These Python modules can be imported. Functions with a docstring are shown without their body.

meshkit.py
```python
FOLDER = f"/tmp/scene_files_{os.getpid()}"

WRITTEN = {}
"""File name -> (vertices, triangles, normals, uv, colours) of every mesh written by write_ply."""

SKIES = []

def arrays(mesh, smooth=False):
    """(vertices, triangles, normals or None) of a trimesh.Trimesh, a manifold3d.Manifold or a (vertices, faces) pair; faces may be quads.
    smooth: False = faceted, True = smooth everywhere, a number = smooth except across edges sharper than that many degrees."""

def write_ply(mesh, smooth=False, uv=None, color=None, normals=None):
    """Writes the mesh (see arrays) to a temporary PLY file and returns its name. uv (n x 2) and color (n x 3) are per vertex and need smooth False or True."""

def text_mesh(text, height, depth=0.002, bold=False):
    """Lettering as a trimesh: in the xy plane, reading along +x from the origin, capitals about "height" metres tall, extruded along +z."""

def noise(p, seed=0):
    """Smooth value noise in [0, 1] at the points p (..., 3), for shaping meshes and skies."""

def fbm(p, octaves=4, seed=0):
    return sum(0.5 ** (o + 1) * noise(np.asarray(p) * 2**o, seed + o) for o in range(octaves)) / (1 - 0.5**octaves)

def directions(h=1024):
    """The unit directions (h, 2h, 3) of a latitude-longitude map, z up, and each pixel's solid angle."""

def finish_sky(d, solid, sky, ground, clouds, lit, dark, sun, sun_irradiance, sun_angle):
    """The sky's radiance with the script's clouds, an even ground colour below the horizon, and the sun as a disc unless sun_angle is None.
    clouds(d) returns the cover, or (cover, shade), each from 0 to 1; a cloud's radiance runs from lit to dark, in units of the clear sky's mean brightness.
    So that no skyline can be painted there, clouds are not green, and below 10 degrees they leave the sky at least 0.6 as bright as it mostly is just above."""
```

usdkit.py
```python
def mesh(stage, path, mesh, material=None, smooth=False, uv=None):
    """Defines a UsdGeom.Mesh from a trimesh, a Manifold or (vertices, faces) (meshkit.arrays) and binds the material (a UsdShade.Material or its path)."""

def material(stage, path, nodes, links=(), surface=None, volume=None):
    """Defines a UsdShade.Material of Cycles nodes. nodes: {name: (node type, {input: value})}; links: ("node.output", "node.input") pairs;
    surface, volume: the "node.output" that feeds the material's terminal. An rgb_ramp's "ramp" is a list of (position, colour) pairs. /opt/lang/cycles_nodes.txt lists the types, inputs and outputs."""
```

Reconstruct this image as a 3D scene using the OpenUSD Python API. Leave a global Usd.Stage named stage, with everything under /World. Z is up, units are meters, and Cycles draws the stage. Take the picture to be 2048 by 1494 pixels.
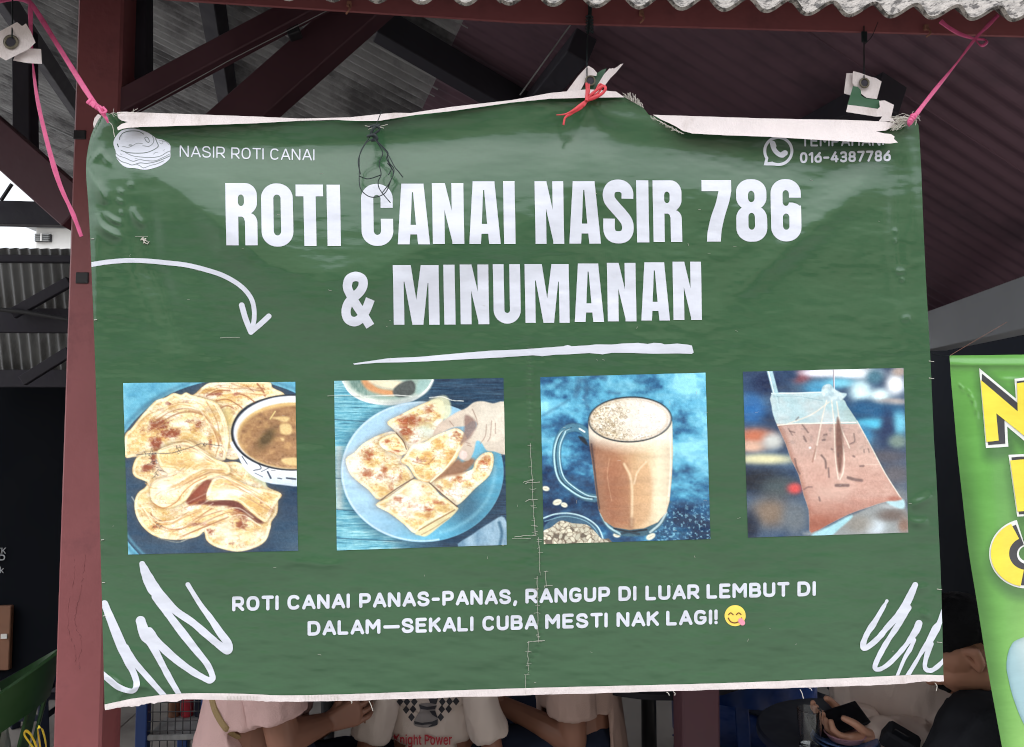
import math, numpy as np, trimesh, shapely, manifold3d, mapbox_earcut, usdkit, meshkit
from scipy import ndimage
from shapely.geometry import Polygon, LineString, Point, box as sbox
from shapely.ops import unary_union
from shapely import affinity
from pxr import Usd, UsdGeom, UsdLux, UsdShade, Sdf, Gf, Vt

stage = Usd.Stage.CreateInMemory()
UsdGeom.SetStageUpAxis(stage, UsdGeom.Tokens.z)
UsdGeom.SetStageMetersPerUnit(stage, 1.0)
UsdGeom.Xform.Define(stage, '/World'); UsdGeom.Scope.Define(stage, '/World/Looks')

# ---------------------------------------------------------------- camera
F, YAW, PITCH, EYE = 1480.0, math.radians(3.0), math.radians(3.2), np.array([0, 0, 1.6])
cam = UsdGeom.Camera.Define(stage, '/World/Camera')
cam.CreateHorizontalApertureAttr(36.0); cam.CreateVerticalApertureAttr(36.0 * 747 / 1024)
cam.CreateFocalLengthAttr(36.0 * F / 2048); cam.CreateClippingRangeAttr(Gf.Vec2f(0.05, 500))
cam.AddTranslateOp().Set(Gf.Vec3d(*EYE)); cam.AddRotateZOp().Set(-math.degrees(YAW)); cam.AddRotateXOp().Set(90 + math.degrees(PITCH))
cam.CreateExposureAttr(0.75)
FWD = np.array([math.sin(YAW) * math.cos(PITCH), math.cos(YAW) * math.cos(PITCH), math.sin(PITCH)])
RGT = np.array([math.cos(YAW), -math.sin(YAW), 0]); UPV = np.cross(RGT, FWD)

# ---------------------------------------------------------------- overcast sky and its soft sun
SUN_EL, SUN_AZ = math.radians(48), math.radians(200)          # the sun stands behind the photographer
usdkit.material(stage, '/World/Looks/overcast_sky', {
    'sky': ('sky_texture', {'sky_type': 'single_scattering', 'sun_disc': False, 'sun_elevation': SUN_EL, 'sun_rotation': SUN_AZ}),
    'tc': ('texture_coordinate', {}), 'map': ('mapping', {'scale': (1.0, 1.0, 2.2)}),
    'n': ('noise_texture', {'scale': 2.2, 'detail': 5.0, 'roughness': 0.55}),
    'r': ('rgb_ramp', {'ramp': [(0.25, (6.2, 6.4, 6.8)), (0.75, (10.2, 10.3, 10.5))]}),
    # an overcast sky is about three times as bright overhead as at the horizon
    'xyz': ('separate_xyz', {}), 'el': ('map_range', {'from_min': 0.0, 'from_max': 1.0, 'to_min': 0.62, 'to_max': 1.9, 'clamp': True}),
    'cie': ('mix_color', {'blend_type': 'multiply', 'fac': 1.0, 'use_clamp': False, 'use_clamp_result': False}),
    'mix': ('mix_color', {'fac': 0.9, 'use_clamp': False, 'use_clamp_result': False}), 'bg': ('background_shader', {'strength': 0.1})},
    [('tc.generated', 'map.vector'), ('map.vector', 'n.vector'), ('n.fac', 'r.fac'), ('sky.color', 'mix.a'), ('tc.generated', 'xyz.vector'), ('xyz.z', 'el.value'), ('r.color', 'cie.a'), ('el.result', 'cie.b'), ('cie.result', 'mix.b'), ('mix.result', 'bg.color')], surface='bg.background')
dome = UsdLux.DomeLight.Define(stage, '/World/sky')
UsdShade.MaterialBindingAPI.Apply(dome.GetPrim()).Bind(UsdShade.Material.Get(stage, '/World/Looks/overcast_sky'))
dome.GetPrim().SetCustomDataByKey('kind', 'structure')
sun = UsdLux.DistantLight.Define(stage, '/World/sun')
sun.CreateIntensityAttr(0.4); sun.CreateAngleAttr(12.0); sun.CreateNormalizeAttr(True); sun.CreateColorAttr(Gf.Vec3f(1.0, 0.96, 0.92))
sun.AddRotateZOp().Set(-math.degrees(SUN_AZ) + 180); sun.AddRotateXOp().Set(-(90 - math.degrees(SUN_EL)))

# ---------------------------------------------------------------- helpers
def P(px, py, Y):
    """the point at distance Y behind the camera's plane y = 0 that the photograph shows at (px, py)"""
    u, v = (np.asarray(px, float) - 1024) / F, (747 - np.asarray(py, float)) / F
    d = FWD + u[..., None] * RGT + v[..., None] * UPV
    return EYE + d * (np.asarray(Y, float) / d[..., 1])[..., None]

names = {}
def numbered(path):
    n = names.get(path, 0); names[path] = n + 1
    return path if n == 0 else f'{path}_{n:03d}'

def lin(*c):
    c = np.asarray(c[0] if len(c) == 1 else c, float) / 255.0
    return np.where(c <= 0.04045, c / 12.92, ((c + 0.055) / 1.055) ** 2.4)

def tag(prim, label=None, cat=None, group=None, kind=None):
    p = prim.GetPrim() if hasattr(prim, 'GetPrim') else prim
    for k, v in (('label', label), ('category', cat), ('group', group), ('kind', kind)):
        if v: p.SetCustomDataByKey(k, v)
    return p

def thing(name, label, cat, loc=(0, 0, 0), group=None, kind=None):
    x = UsdGeom.Xform.Define(stage, numbered('/World/' + name))
    x.AddTranslateOp().Set(Gf.Vec3d(*map(float, loc)))
    tag(x, label, cat, group, kind)
    return x.GetPrim()

def offset_of(parent):
    o = np.zeros(3)
    while parent and str(parent.GetPath()) != '/World':
        a = parent.GetAttribute('xformOp:translate')
        if a and a.Get() is not None: o += np.array(a.Get())
        parent = parent.GetParent()
    return o

def put(name, mesh, mat, parent=None, smooth=False, color=None, normals=None, label=None, kind=None):
    """one Mesh prim from world-space geometry, under its thing"""
    path = numbered((str(parent.GetPath()) if parent else '/World') + '/' + name)
    v, f, n = meshkit.arrays(mesh, smooth if color is None and normals is None else False)
    v = v - offset_of(parent)
    m = usdkit.mesh(stage, path, (v, f), '/World/Looks/' + mat)
    if normals is not None: n = normals
    if n is not None:
        m.CreateNormalsAttr(Vt.Vec3fArray.FromNumpy(np.asarray(n, np.float32))); m.SetNormalsInterpolation('vertex')
    if color is not None:
        pv = UsdGeom.PrimvarsAPI(m).CreatePrimvar('tint', Sdf.ValueTypeNames.Color3fArray, 'vertex')
        pv.Set(Vt.Vec3fArray.FromNumpy(np.asarray(color, np.float32)))
    tag(m, label=label, kind=kind)
    return m.GetPrim()

def cat(*ms):
    return trimesh.util.concatenate([m for m in ms if m is not None])

def rbox(lo, hi, r=0.004):
    """box with chamfered edges"""
    lo, hi = np.minimum(lo, hi).astype(float), np.maximum(lo, hi).astype(float)
    r = min(r, (hi - lo).min() * 0.3)
    pts = []
    for k in range(3):
        a, b = lo + r, hi - r
        a[k], b[k] = lo[k], hi[k]
        pts += [(x, y, z) for x in (a[0], b[0]) for y in (a[1], b[1]) for z in (a[2], b[2])]
    return trimesh.convex.convex_hull(np.array(pts))

def bar(a, b, w, h, up=(0, 0, 1), r=0.003):
    """chamfered bar from a to b, w across, h along up"""
    a, b = np.asarray(a, float), np.asarray(b, float)
    L = np.linalg.norm(b - a); x = (b - a) / L
    y = np.cross(up, x); y /= np.linalg.norm(y); z = np.cross(x, y)
    m = rbox((0, -w / 2, -h / 2), (L, w / 2, h / 2), r)
    T = np.eye(4); T[:3, 0], T[:3, 1], T[:3, 2], T[:3, 3] = x, y, z, a
    m.apply_transform(T)
    return m

def spline(pts, n=8, closed=False):
    p = np.asarray(pts, float)
    if len(p) < 3: return p
    q = np.vstack([p[-1:], p, p[:2]]) if closed else np.vstack([2 * p[0] - p[1], p, 2 * p[-1] - p[-2]])
    out, t = [], np.linspace(0, 1, n, endpoint=False)[:, None]
    for i in range(1, len(q) - 2):
        a, b, c, d = q[i - 1], q[i], q[i + 1], q[i + 2]
        out.append(0.5 * (2 * b + (c - a) * t + (2 * a - 5 * b + 4 * c - d) * t ** 2 + (3 * b - a - 3 * c + d) * t ** 3))
    if not closed: out.append(p[-1:])
    return np.vstack(out)

def tube(pts, r, n=6, flat=1.0, axis=None):
    """tube along points; r a number or one per point; flat squashes it into a ribbon"""
    p = np.asarray(pts, float); r = np.broadcast_to(np.asarray(r, float), len(p))
    t = np.gradient(p, axis=0); t /= np.maximum(np.linalg.norm(t, axis=1, keepdims=True), 1e-9)
    ref = np.array(axis if axis is not None else (0.31, 0.87, 0.37)); rings = []
    for i in range(len(p)):
        u = np.cross(t[i], ref); u /= max(np.linalg.norm(u), 1e-9); w = np.cross(t[i], u)
        a = np.arange(n) * 2 * np.pi / n
        rings.append(p[i] + r[i] * (np.cos(a)[:, None] * u + flat * np.sin(a)[:, None] * w))
    v = np.vstack(rings + [p[:1], p[-1:]]); f, N = [], len(p)
    for i in range(N - 1):
        for k in range(n):
            a, b = i * n + k, i * n + (k + 1) % n
            f += [(a, b, b + n), (a, b + n, a + n)]
    for k in range(n):
        f += [(N * n, (k + 1) % n, k), (N * n + 1, (N - 1) * n + k, (N - 1) * n + (k + 1) % n)]
    return trimesh.Trimesh(v, f, process=False)

def loft(rows, closed=False):
    """surface through rows of points (all the same length)"""
    R, C = len(rows), len(rows[0]); v = np.vstack(rows); i, j = np.meshgrid(np.arange(R - 1), np.arange(C - 1), indexing='ij')
    a = (i * C + j).ravel()
    return trimesh.Trimesh(v, np.vstack([np.stack([a, a + 1, a + C + 1], 1), np.stack([a, a + C + 1, a + C], 1)]), process=False)

def shell(rows, th):
    """lofted sheet given a thickness along its normal"""
    m = loft(rows); n = m.vertex_normals; R, C = len(rows), len(rows[0])
    v = np.vstack([m.vertices, m.vertices - n * th]); N = R * C
    f = [m.faces, m.faces[:, ::-1] + N]
    edge = [k for k in range(C)] + [r * C + C - 1 for r in range(1, R)] + [(R - 1) * C + k for k in range(C - 2, -1, -1)] + [r * C for r in range(R - 2, 0, -1)]
    e = np.array(edge); e2 = np.roll(e, -1)
    f += [np.stack([e2, e, e + N], 1), np.stack([e2, e + N, e2 + N], 1)]
    return trimesh.Trimesh(v, np.vstack(f), process=False)

def corrugated(A, d_len, L, d_wid, W, pitch=0.146, amp=0.024, th=0.006, phase=0.0, per=10, sag=0.0, seg=2):
    """corrugated sheet: corner A, ribs along d_len for L metres, waves across d_wid for W metres"""
    n = np.cross(d_wid, d_len); n /= np.linalg.norm(n)
    k = max(int(W / pitch * per), 8); s = np.linspace(0, W, k + 1)
    wave = amp * np.sin(2 * np.pi * s / pitch + phase)
    rows = [A + d_len * l + s[:, None] * d_wid + (wave + sag * math.sin(math.pi * l / L))[:, None] * n for l in np.linspace(0, L, seg + 1)]
    return shell(rows, th)

# ---------------------------------------------------------------- materials
def pbr(name, col, rough=0.6, var=0.25, scale=6.0, bump=0.0, bscale=60.0, stretch=(1, 1, 1), dirt=None, spec=0.5, rvar=0.15, coords='pos', metallic=0.0, dscale=1.5, dcut=(0.5, 0.7)):
    col = np.asarray(col, float)
    nodes = {'g': ('geometry', {}), 'tc': ('texture_coordinate', {}), 'm': ('mapping', {'scale': stretch}),
             'n': ('noise_texture', {'scale': scale, 'detail': 6.0, 'roughness': 0.6}),
             'r': ('rgb_ramp', {'ramp': [(0.25, col * (1 - var)), (0.5, col), (0.78, np.minimum(col * (1 + var), 0.95))]}),
             'rr': ('map_range', {'from_min': 0.3, 'from_max': 0.7, 'to_min': max(rough - rvar, 0.04), 'to_max': min(rough + rvar, 1)}),
             'p': ('principled_bsdf', {'specular_ior_level': spec, 'metallic': metallic})}
    links = [('g.position' if coords == 'pos' else 'tc.object', 'm.vector'), ('m.vector', 'n.vector'), ('n.fac', 'r.fac'), ('n.fac', 'rr.value'), ('rr.result', 'p.roughness')]
    src = 'r.color'
    if dirt is not None:
        nodes['dn'] = ('noise_texture', {'scale': dscale, 'detail': 8.0, 'roughness': 0.68})
        nodes['dr'] = ('map_range', {'from_min': dcut[0], 'from_max': dcut[1], 'to_min': 0.0, 'to_max': 0.85, 'clamp': True})
        nodes['dm'] = ('mix_color', {'b': dirt})
        links += [('m.vector', 'dn.vector'), ('dn.fac', 'dr.value'), ('dr.result', 'dm.fac'), (src, 'dm.a')]
        src = 'dm.result'
    links.append((src, 'p.base_color'))
    if bump:
        nodes['bn'] = ('noise_texture', {'scale': bscale, 'detail': 4.0})
        nodes['b'] = ('bump', {'strength': bump, 'distance': 0.004})
        links += [('m.vector', 'bn.vector'), ('bn.fac', 'b.height'), ('b.normal', 'p.normal')]
    return usdkit.material(stage, '/World/Looks/' + name, nodes, links, surface='p.BSDF')

def vinyl(name, col=None, rough=0.34, weave=0.25):
    """printed banner cloth: glossy vinyl over a woven scrim; col None reads the printed colour from the mesh"""
    nodes = {'g': ('geometry', {}), 'm': ('mapping', {'scale': (60, 60, 420)}), 'm2': ('mapping', {'scale': (420, 60, 60)}), 'm3': ('mapping', {'scale': (3, 3, 9)}),
             'n': ('noise_texture', {'scale': 1.0, 'detail': 3.0}), 'n2': ('noise_texture', {'scale': 1.0, 'detail': 3.0}),
             'n3': ('noise_texture', {'scale': 1.6, 'detail': 7.0, 'roughness': 0.65}),
             'add': ('math', {'math_type': 'add'}), 'b': ('bump', {'strength': weave, 'distance': 0.0006}),
             'rr': ('map_range', {'from_min': 0.35, 'from_max': 0.7, 'to_min': rough - 0.03, 'to_max': rough + 0.08}),
             'fr': ('map_range', {'from_min': 0.3, 'from_max': 0.75, 'to_min': 0.86, 'to_max': 1.1}),
             'mul': ('mix_color', {'blend_type': 'multiply', 'fac': 1.0, 'use_clamp': False, 'use_clamp_result': False}),
             'p': ('principled_bsdf', {'specular_ior_level': 0.85})}
    links = [('g.position', 'm.vector'), ('g.position', 'm2.vector'), ('g.position', 'm3.vector'), ('m.vector', 'n.vector'), ('m2.vector', 'n2.vector'), ('m3.vector', 'n3.vector'),
             ('n.fac', 'add.value1'), ('n2.fac', 'add.value2'), ('add.value', 'b.height'), ('b.normal', 'p.normal'), ('n3.fac', 'rr.value'), ('rr.result', 'p.roughness'),
             ('n3.fac', 'fr.value'), ('fr.result', 'mul.b'), ('mul.result', 'p.base_color')]
    if col is None:
        nodes['a'] = ('attribute', {'attribute': 'tint'}); links.append(('a.color', 'mul.a'))
    else:
        nodes['mul'][1]['a'] = np.asarray(col, float)
    return usdkit.material(stage, '/World/Looks/' + name, nodes, links, surface='p.BSDF')

def tinted(name, rough=0.6, spec=0.4):
    return usdkit.material(stage, '/World/Looks/' + name, {'a': ('attribute', {'attribute': 'tint'}), 'p': ('principled_bsdf', {'roughness': rough, 'specular_ior_level': spec})},
                           [('a.color', 'p.base_color')], surface='p.BSDF')

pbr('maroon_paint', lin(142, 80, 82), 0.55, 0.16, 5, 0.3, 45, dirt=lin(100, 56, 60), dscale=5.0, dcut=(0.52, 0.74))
pbr('dark_and_shaded_maroon', lin(84, 52, 60), 0.6, 0.2, 5, 0.2, 40)  # dark maroon parts; also stands for the shade on the rear post
pbr('maroon_sheet', lin(112, 84, 96), 0.7, 0.15, 3, 0.3, 60, dirt=lin(78, 62, 72), dscale=2.0, dcut=(0.5, 0.66))
pbr('dark_timber', lin(48, 45, 54), 0.75, 0.3, 8, 0.3, 50)
pbr('asbestos_sheet', lin(158, 158, 158), 0.85, 0.25, 7, 0.4, 70, dirt=lin(84, 82, 84), dscale=3.2, dcut=(0.44, 0.6))
pbr('weathered_sheet', lin(158, 152, 146), 0.85, 0.5, 55, 1.0, 160, dirt=lin(46, 42, 42), dscale=62, dcut=(0.49, 0.57))
pbr('zinc_sheet', lin(150, 152, 152), 0.6, 0.2, 5, 0.2, 60, dirt=lin(92, 90, 88), dscale=2.2, dcut=(0.5, 0.7), stretch=(3, 3, 0.8))
pbr('grey_paint', lin(176, 180, 184), 0.6, 0.12, 3, 0.1, 40)
pbr('concrete_floor', lin(165, 158, 152), 0.55, 0.14, 4, 0.15, 50, dirt=lin(120, 114, 110), dscale=1.8)
pbr('asphalt', lin(140, 137, 133), 0.85, 0.2, 12, 0.5, 90)
pbr('black_wall_paint', lin(15, 18, 24), 0.8, 0.2, 3, spec=0.08)
pbr('white_wall_paint', lin(232, 230, 226), 0.8, 0.05, 2)
pbr('dark_metal', lin(38, 37, 40), 0.5, 0.2, 10)
pbr('steel', lin(150, 146, 138), 0.35, 0.2, 40, metallic=0.9)
pbr('rust', lin(150, 104, 84), 0.8, 0.35, 60, 0.4, 120)
pbr('unseen_row_plaster', lin(150, 142, 128), 0.8, 0.12, 1.2)
pbr('drip_paint', lin(134, 75, 77), 0.5, 0.2, 20)
# ================================================================= the setting
g = 60.0
put('ground', trimesh.Trimesh([(-g, -g, -0.12), (g, -g, -0.12), (g, 1.15, -0.12), (-g, 1.15, -0.12)], [(0, 1, 2), (0, 2, 3)]), 'asphalt')
tag(stage.GetPrimAtPath('/World/ground'), 'grey paved yard in front of the food court', 'ground', kind='structure')
put('terrain', trimesh.Trimesh([(-g, 9, -0.12), (g, 9, -0.12), (g, g, -0.12), (-g, g, -0.12)], [(0, 1, 2), (0, 2, 3)]), 'asphalt')
tag(stage.GetPrimAtPath('/World/terrain'), 'open ground behind the food court', 'ground', kind='structure')
fl = UsdGeom.Xform.Define(stage, '/World/floor').GetPrim(); names['/World/floor'] = 1
put('floor_bed', rbox((-7, 1.15, -0.13), (7, 9.0, -0.012), 0.003), 'dark_timber', fl)
for i in range(9):
    for j in range(6):
        x, y = -5.4 + 1.2 * i, 1.16 + 1.2 * j
        put('floor_slab', rbox((x, y, -0.03), (x + 1.192, y + 1.192, -0.0015 * ((i * 7 + j * 3) % 3)), 0.003), 'concrete_floor', fl)
tag(fl, 'pale concrete floor of the food court', 'floor', kind='structure')

# roof plane of the hall: ribs fall to the right along d1, courses run back along d2
A2 = math.radians(-14.4)
d2 = np.array([math.sin(A2), math.cos(A2), 0]); d1 = np.array([math.cos(A2), -math.sin(A2), -0.407]); d1 /= np.linalg.norm(d1)
R0 = P(700, 100, 3.0); RN = np.cross(d1, d2); RN *= np.sign(RN[2])
def on_roof(px, py, drop=0.0):
    d = P(px, py, 1.0) - EYE; t = ((R0 - RN * drop - EYE) @ RN) / (d @ RN)
    return EYE + d * t
def roof_ab(p): return (p - R0) @ d1, (p - R0) @ d2
def roof_pt(a, b, drop=0.0): return R0 + d1 * a + d2 * b - RN * drop

hall = thing('hall_roof', 'dark roof over the food court, corrugated sheets on maroon and dark beams', 'roof', (0, 1.7, 2.5))
def clip_front(m, y=1.664):
    return trimesh.intersections.slice_mesh_plane(m, (0, 1, 0), (0, y, 0), cap=False)
bs = np.arange(-3.205, 5.95, 0.905)
for i, b0 in enumerate(bs):
    for (a0, a1, mat, amp, pitch, lift) in ((-4.6, 0.385, 'asbestos_sheet', 0.021, 0.075, 0.02), (0.36, 2.9, 'maroon_sheet', 0.0035, 0.06, 0.0)):
        s = corrugated(roof_pt(a0, b0, -lift), d1, a1 - a0, d2, 0.925 if i < len(bs) - 1 else 0.6, pitch, amp, 0.005, 0.3 + i * 0.7, 8, 0.0, 3)
        s.apply_translation(RN * (0.004 * (i % 2)))
        s = clip_front(s)
        if len(s.faces): put('roof_sheet', s, mat, hall)
def along_roof(p0, p1, w, h, drop, mat, name):
    put(name, bar(on_roof(*p0, drop), on_roof(*p1, drop), w, h, RN), mat, hall)
along_roof((760, 50), (1180, 295), 0.082, 0.10, 0.075, 'dark_timber', 'rafter')
for a, w, b0, b1 in ((0.72, 0.075, -0.93, 5.5), (1.47, 0.09, -1.45, 5.0), (-0.55, 0.07, -0.4, 5.6), (-1.7, 0.07, 0.4, 5.8)):
    put('purlin', bar(roof_pt(a, b0, 0.07), roof_pt(a, b1, 0.07), w, 0.09, RN), 'dark_timber', hall)
put('light_strip', bar(roof_pt(-2.2, 3.6, 0.03), roof_pt(-1.9, 3.6, 0.03), 0.02, 0.01, RN), 'zinc_sheet', hall)
# eave beam, knee braces, hangers
be = [(4.2, 2.472), (0.10, 2.473), (-0.58, 2.499), (-4.2, 2.66)]       # the beam sags from its left support
put('eave_beam', shell([[(x, 1.60, z + .126) for x, z in be], [(x, 1.60, z + .002) for x, z in be], [(x, 1.604, z) for x, z in be]], 0.062), 'maroon_paint', hall)
put('unseen_gable_board', trimesh.creation.extrude_polygon(Polygon([(-4.6, 2.6), (3.2, 2.6), (3.2, 2.62), (0.4, 2.95), (-1.5, 3.62), (-4.6, 4.95)]), 0.02, engine='earcut').apply_transform(
    np.array([[1, 0, 0, 0], [0, 0, -1, 1.69], [0, 1, 0, 0], [0, 0, 0, 1.0]])), 'dark_and_shaded_maroon', hall)  # unseen board above the beam, placed to keep front light out of the roof
def strut(p0, p1, Y0, Y1, wpx, depth, mat, name):
    a, b = P(*p0, Y0), P(*p1, Y1)
    put(name, bar(a, b, depth, wpx / F * (Y0 + Y1) / 2, np.cross(b - a, (0, 1, 0))), mat, hall)
strut((215, 225), (700, -32), 1.98, 1.98, 43, 0.05, 'dark_and_shaded_maroon', 'knee_brace')
strut((330, 370), (800, -45), 2.1, 2.1, 78, 0.08, 'dark_and_shaded_maroon', 'knee_brace')
strut((-90, 205), (165, 430), 2.1, 2.0, 76, 0.06, 'dark_and_shaded_maroon', 'knee_brace')
strut((281, -60), (281, 165), 2.05, 2.05, 36, 0.05, 'dark_timber', 'hanger')
strut((50, 60), (52, 330), 2.3, 2.3, 34, 0.05, 'dark_timber', 'hanger')
strut((200, -80), (262, 170), 2.6, 2.6, 26, 0.05, 'dark_timber', 'hanger')
put('stay_wire', tube([P(270, 226, 1.95), P(460, 120, 1.95), P(655, 21, 1.95)], 0.0012, 5), 'zinc_sheet', hall)
put('stay_wire', tube([P(1040, 190, 2.1), P(1145, 44, 2.0)], 0.0022, 5), 'zinc_sheet', hall)
put('stay_wire', tube([P(112, 305, 1.94), P(143, 291, 1.94)], 0.0012, 5), 'zinc_sheet', hall)
put('cleat', bar(P(575, 68, 2.0), P(600, 60, 2.0), 0.04, 0.03), 'dark_metal', hall)
for (x, y, s) in ((697, 22, 1), (1282, 40, 1), (1852, 68, 1)):
    a = P(x, y, 1.596)
    put('hook', cat(tube(spline([a + (0, 0, .016), a + (0.004, -.008, 0.004), a + (0.002, -.012, -.006), a + (-0.004, -.006, -.010)], 6), 0.0022, 6), rbox(a + (-.004, -.003, .01), a + (.006, .004, .022), .001)), 'rust', hall)
# grey box beam running back on the right, dark ceiling boards beside it
put('box_beam', bar(P(1868, 664, 3.2), P(2260, 553, 1.8), 0.10, 0.168), 'grey_paint', hall)

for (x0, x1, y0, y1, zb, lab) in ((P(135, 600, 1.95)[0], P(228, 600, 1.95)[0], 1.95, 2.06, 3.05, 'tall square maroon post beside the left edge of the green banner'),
                                  (P(1365, 1400, 2.13)[0], P(1440, 1400, 2.13)[0], 2.13, 2.235, 2.3, 'maroon post, its shade put into a darker colour, behind the lower middle of the green banner')):
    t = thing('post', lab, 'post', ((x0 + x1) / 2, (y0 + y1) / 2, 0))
    put('shaft', rbox((x0, y0, 0), (x1, y1, zb), 0.006), 'maroon_paint' if x0 < 0 else 'dark_and_shaded_maroon', t)  # rear post: the shade it stands in is put into a darker maroon
    put('base_plate', rbox((x0 - .04, y0 - .04, 0), (x1 + .04, y1 + .04, 0.012), 0.003), 'dark_metal', t)
    if x0 < 0:
        for (x, y, w, h) in ((165, 556, 24, 22), (160, 270, 24, 18)):
            p = P(x, y, 1.95); w, h = w / F * 1.95 / 2, h / F * 1.95 / 2
            put('bolt_plate', rbox(p - (w, .004, h), p + (w, .002, h), .0015), 'dark_metal', t)
        rng = np.random.default_rng(5)
        for pts in ([(150, 1120), (148, 1160), (137, 1220), (139, 1270), (150, 1300), (152, 1330)], [(172, 1110), (165, 1150), (163, 1180), (150, 1230), (153, 1260), (163, 1280), (158, 1320), (160, 1340)]):
            pts = spline(pts, 8) + rng.normal(0, 1.1, (len(spline(pts, 8)), 2))
            put('drip_mark', tube(P(pts[:, 0], pts[:, 1], 1.9502), 0.0012 * np.clip(rng.normal(.6, .35, len(pts)), .15, 1.3), 5), 'drip_paint', t)

# overhanging canopy sheets along the eave, their wavy ends above the beam
can = thing('eave_canopy', 'weathered grey corrugated sheets overhanging the maroon eave beam', 'roof', (0.9, 1.5, 2.5))
e0 = P(1578, 11, 1.42); pitch = 0.0870
up = np.array([0, math.cos(0.86), math.sin(0.86)])
for i in range(-4, 4):
    x0 = e0[0] + i * pitch * 7
    s = corrugated(np.array([x0, 1.42 - 0.003 * (i % 2), e0[2] + 0.002 * (i % 2)]), up, 0.36, np.array([1.0, 0, 0]), pitch * 7.35, pitch, 0.0125, 0.007, -math.pi / 2 + math.pi, 16, 0.0, 4)
    put('corrugated_sheet', s, 'weathered_sheet', can, smooth=40)

# back of the hall, seen to the left of the post
bw = thing('back_wall', 'black wall at the back of the food court left of the post', 'wall', (-1.5, 4.4, 0))
put('panel', rbox((-4.6, 4.4, 0), (2.3, 4.5, 1.83), 0.005), 'black_wall_paint', bw)
put('skirting', rbox((-4.6, 4.385, 0), (2.3, 4.398, 0.08), 0.003), 'dark_timber', bw)
for txt, xr, yb, hpx in (('IK', 12, 1107, 11), ('P', 10, 1127, 17), ('k', 8, 1146, 12)):
    h = hpx / F * 4.39
    m = meshkit.text_mesh(txt, h, 0.002); m.apply_transform(np.array([[1, 0, 0, 0], [0, 0, -1, 0], [0, 1, 0, 0], [0, 0, 0, 1.0]]))
    p = P(xr, yb, 4.395); m.apply_translation(p - (m.bounds[1][0], 0, 0)); put('lettering', m, 'grey_paint', bw)
sw = thing('blocking_side_wall', 'dark wall placed to keep side light out at the right of the food court', 'wall', (2.6, 4, 0))  # placed to close off side light and keep the hall dark
put('panel', rbox((2.62, 1.75, 0), (2.72, 9, 2.2), 0.005), 'black_wall_paint', sw)
sl = thing('shop_panel', 'dim brown panelled counter front behind the gap right of the green banner', 'panel', (1.9, 4.2, 0))
put('board', rbox(P(1906, 1190, 4.2) * (1, 1, 0) + (0, 0, 0), P(1990, 790, 4.2) + (0.3, .03, 0), .004), 'dark_timber', sl)
put('red_panel', rbox(P(1876, 800, 4.17), P(1901, 757, 4.17) + (0, .02, 0), .003), 'dark_and_shaded_maroon', sl)
cl = thing('corrugated_wall', 'grey corrugated cladding above the black back wall, wavy top against the sky', 'wall', (-2, 4.4, 1.8))
lean = np.array([0.10, -0.42, 1.0]); lean /= np.linalg.norm(lean)
for k in range(5):
    A = P(4, 745, 4.42) + (-1.42 + 0.93 * k, 0, 0)
    put('cladding_sheet', corrugated(A + (0, 0.003 * (k % 2), 0), lean, 0.725, np.array([1.0, 0, 0]), 0.955, 0.0545, 0.011, 0.004, 0.0, 10, 0, 3), 'zinc_sheet', cl, smooth=40)
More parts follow.
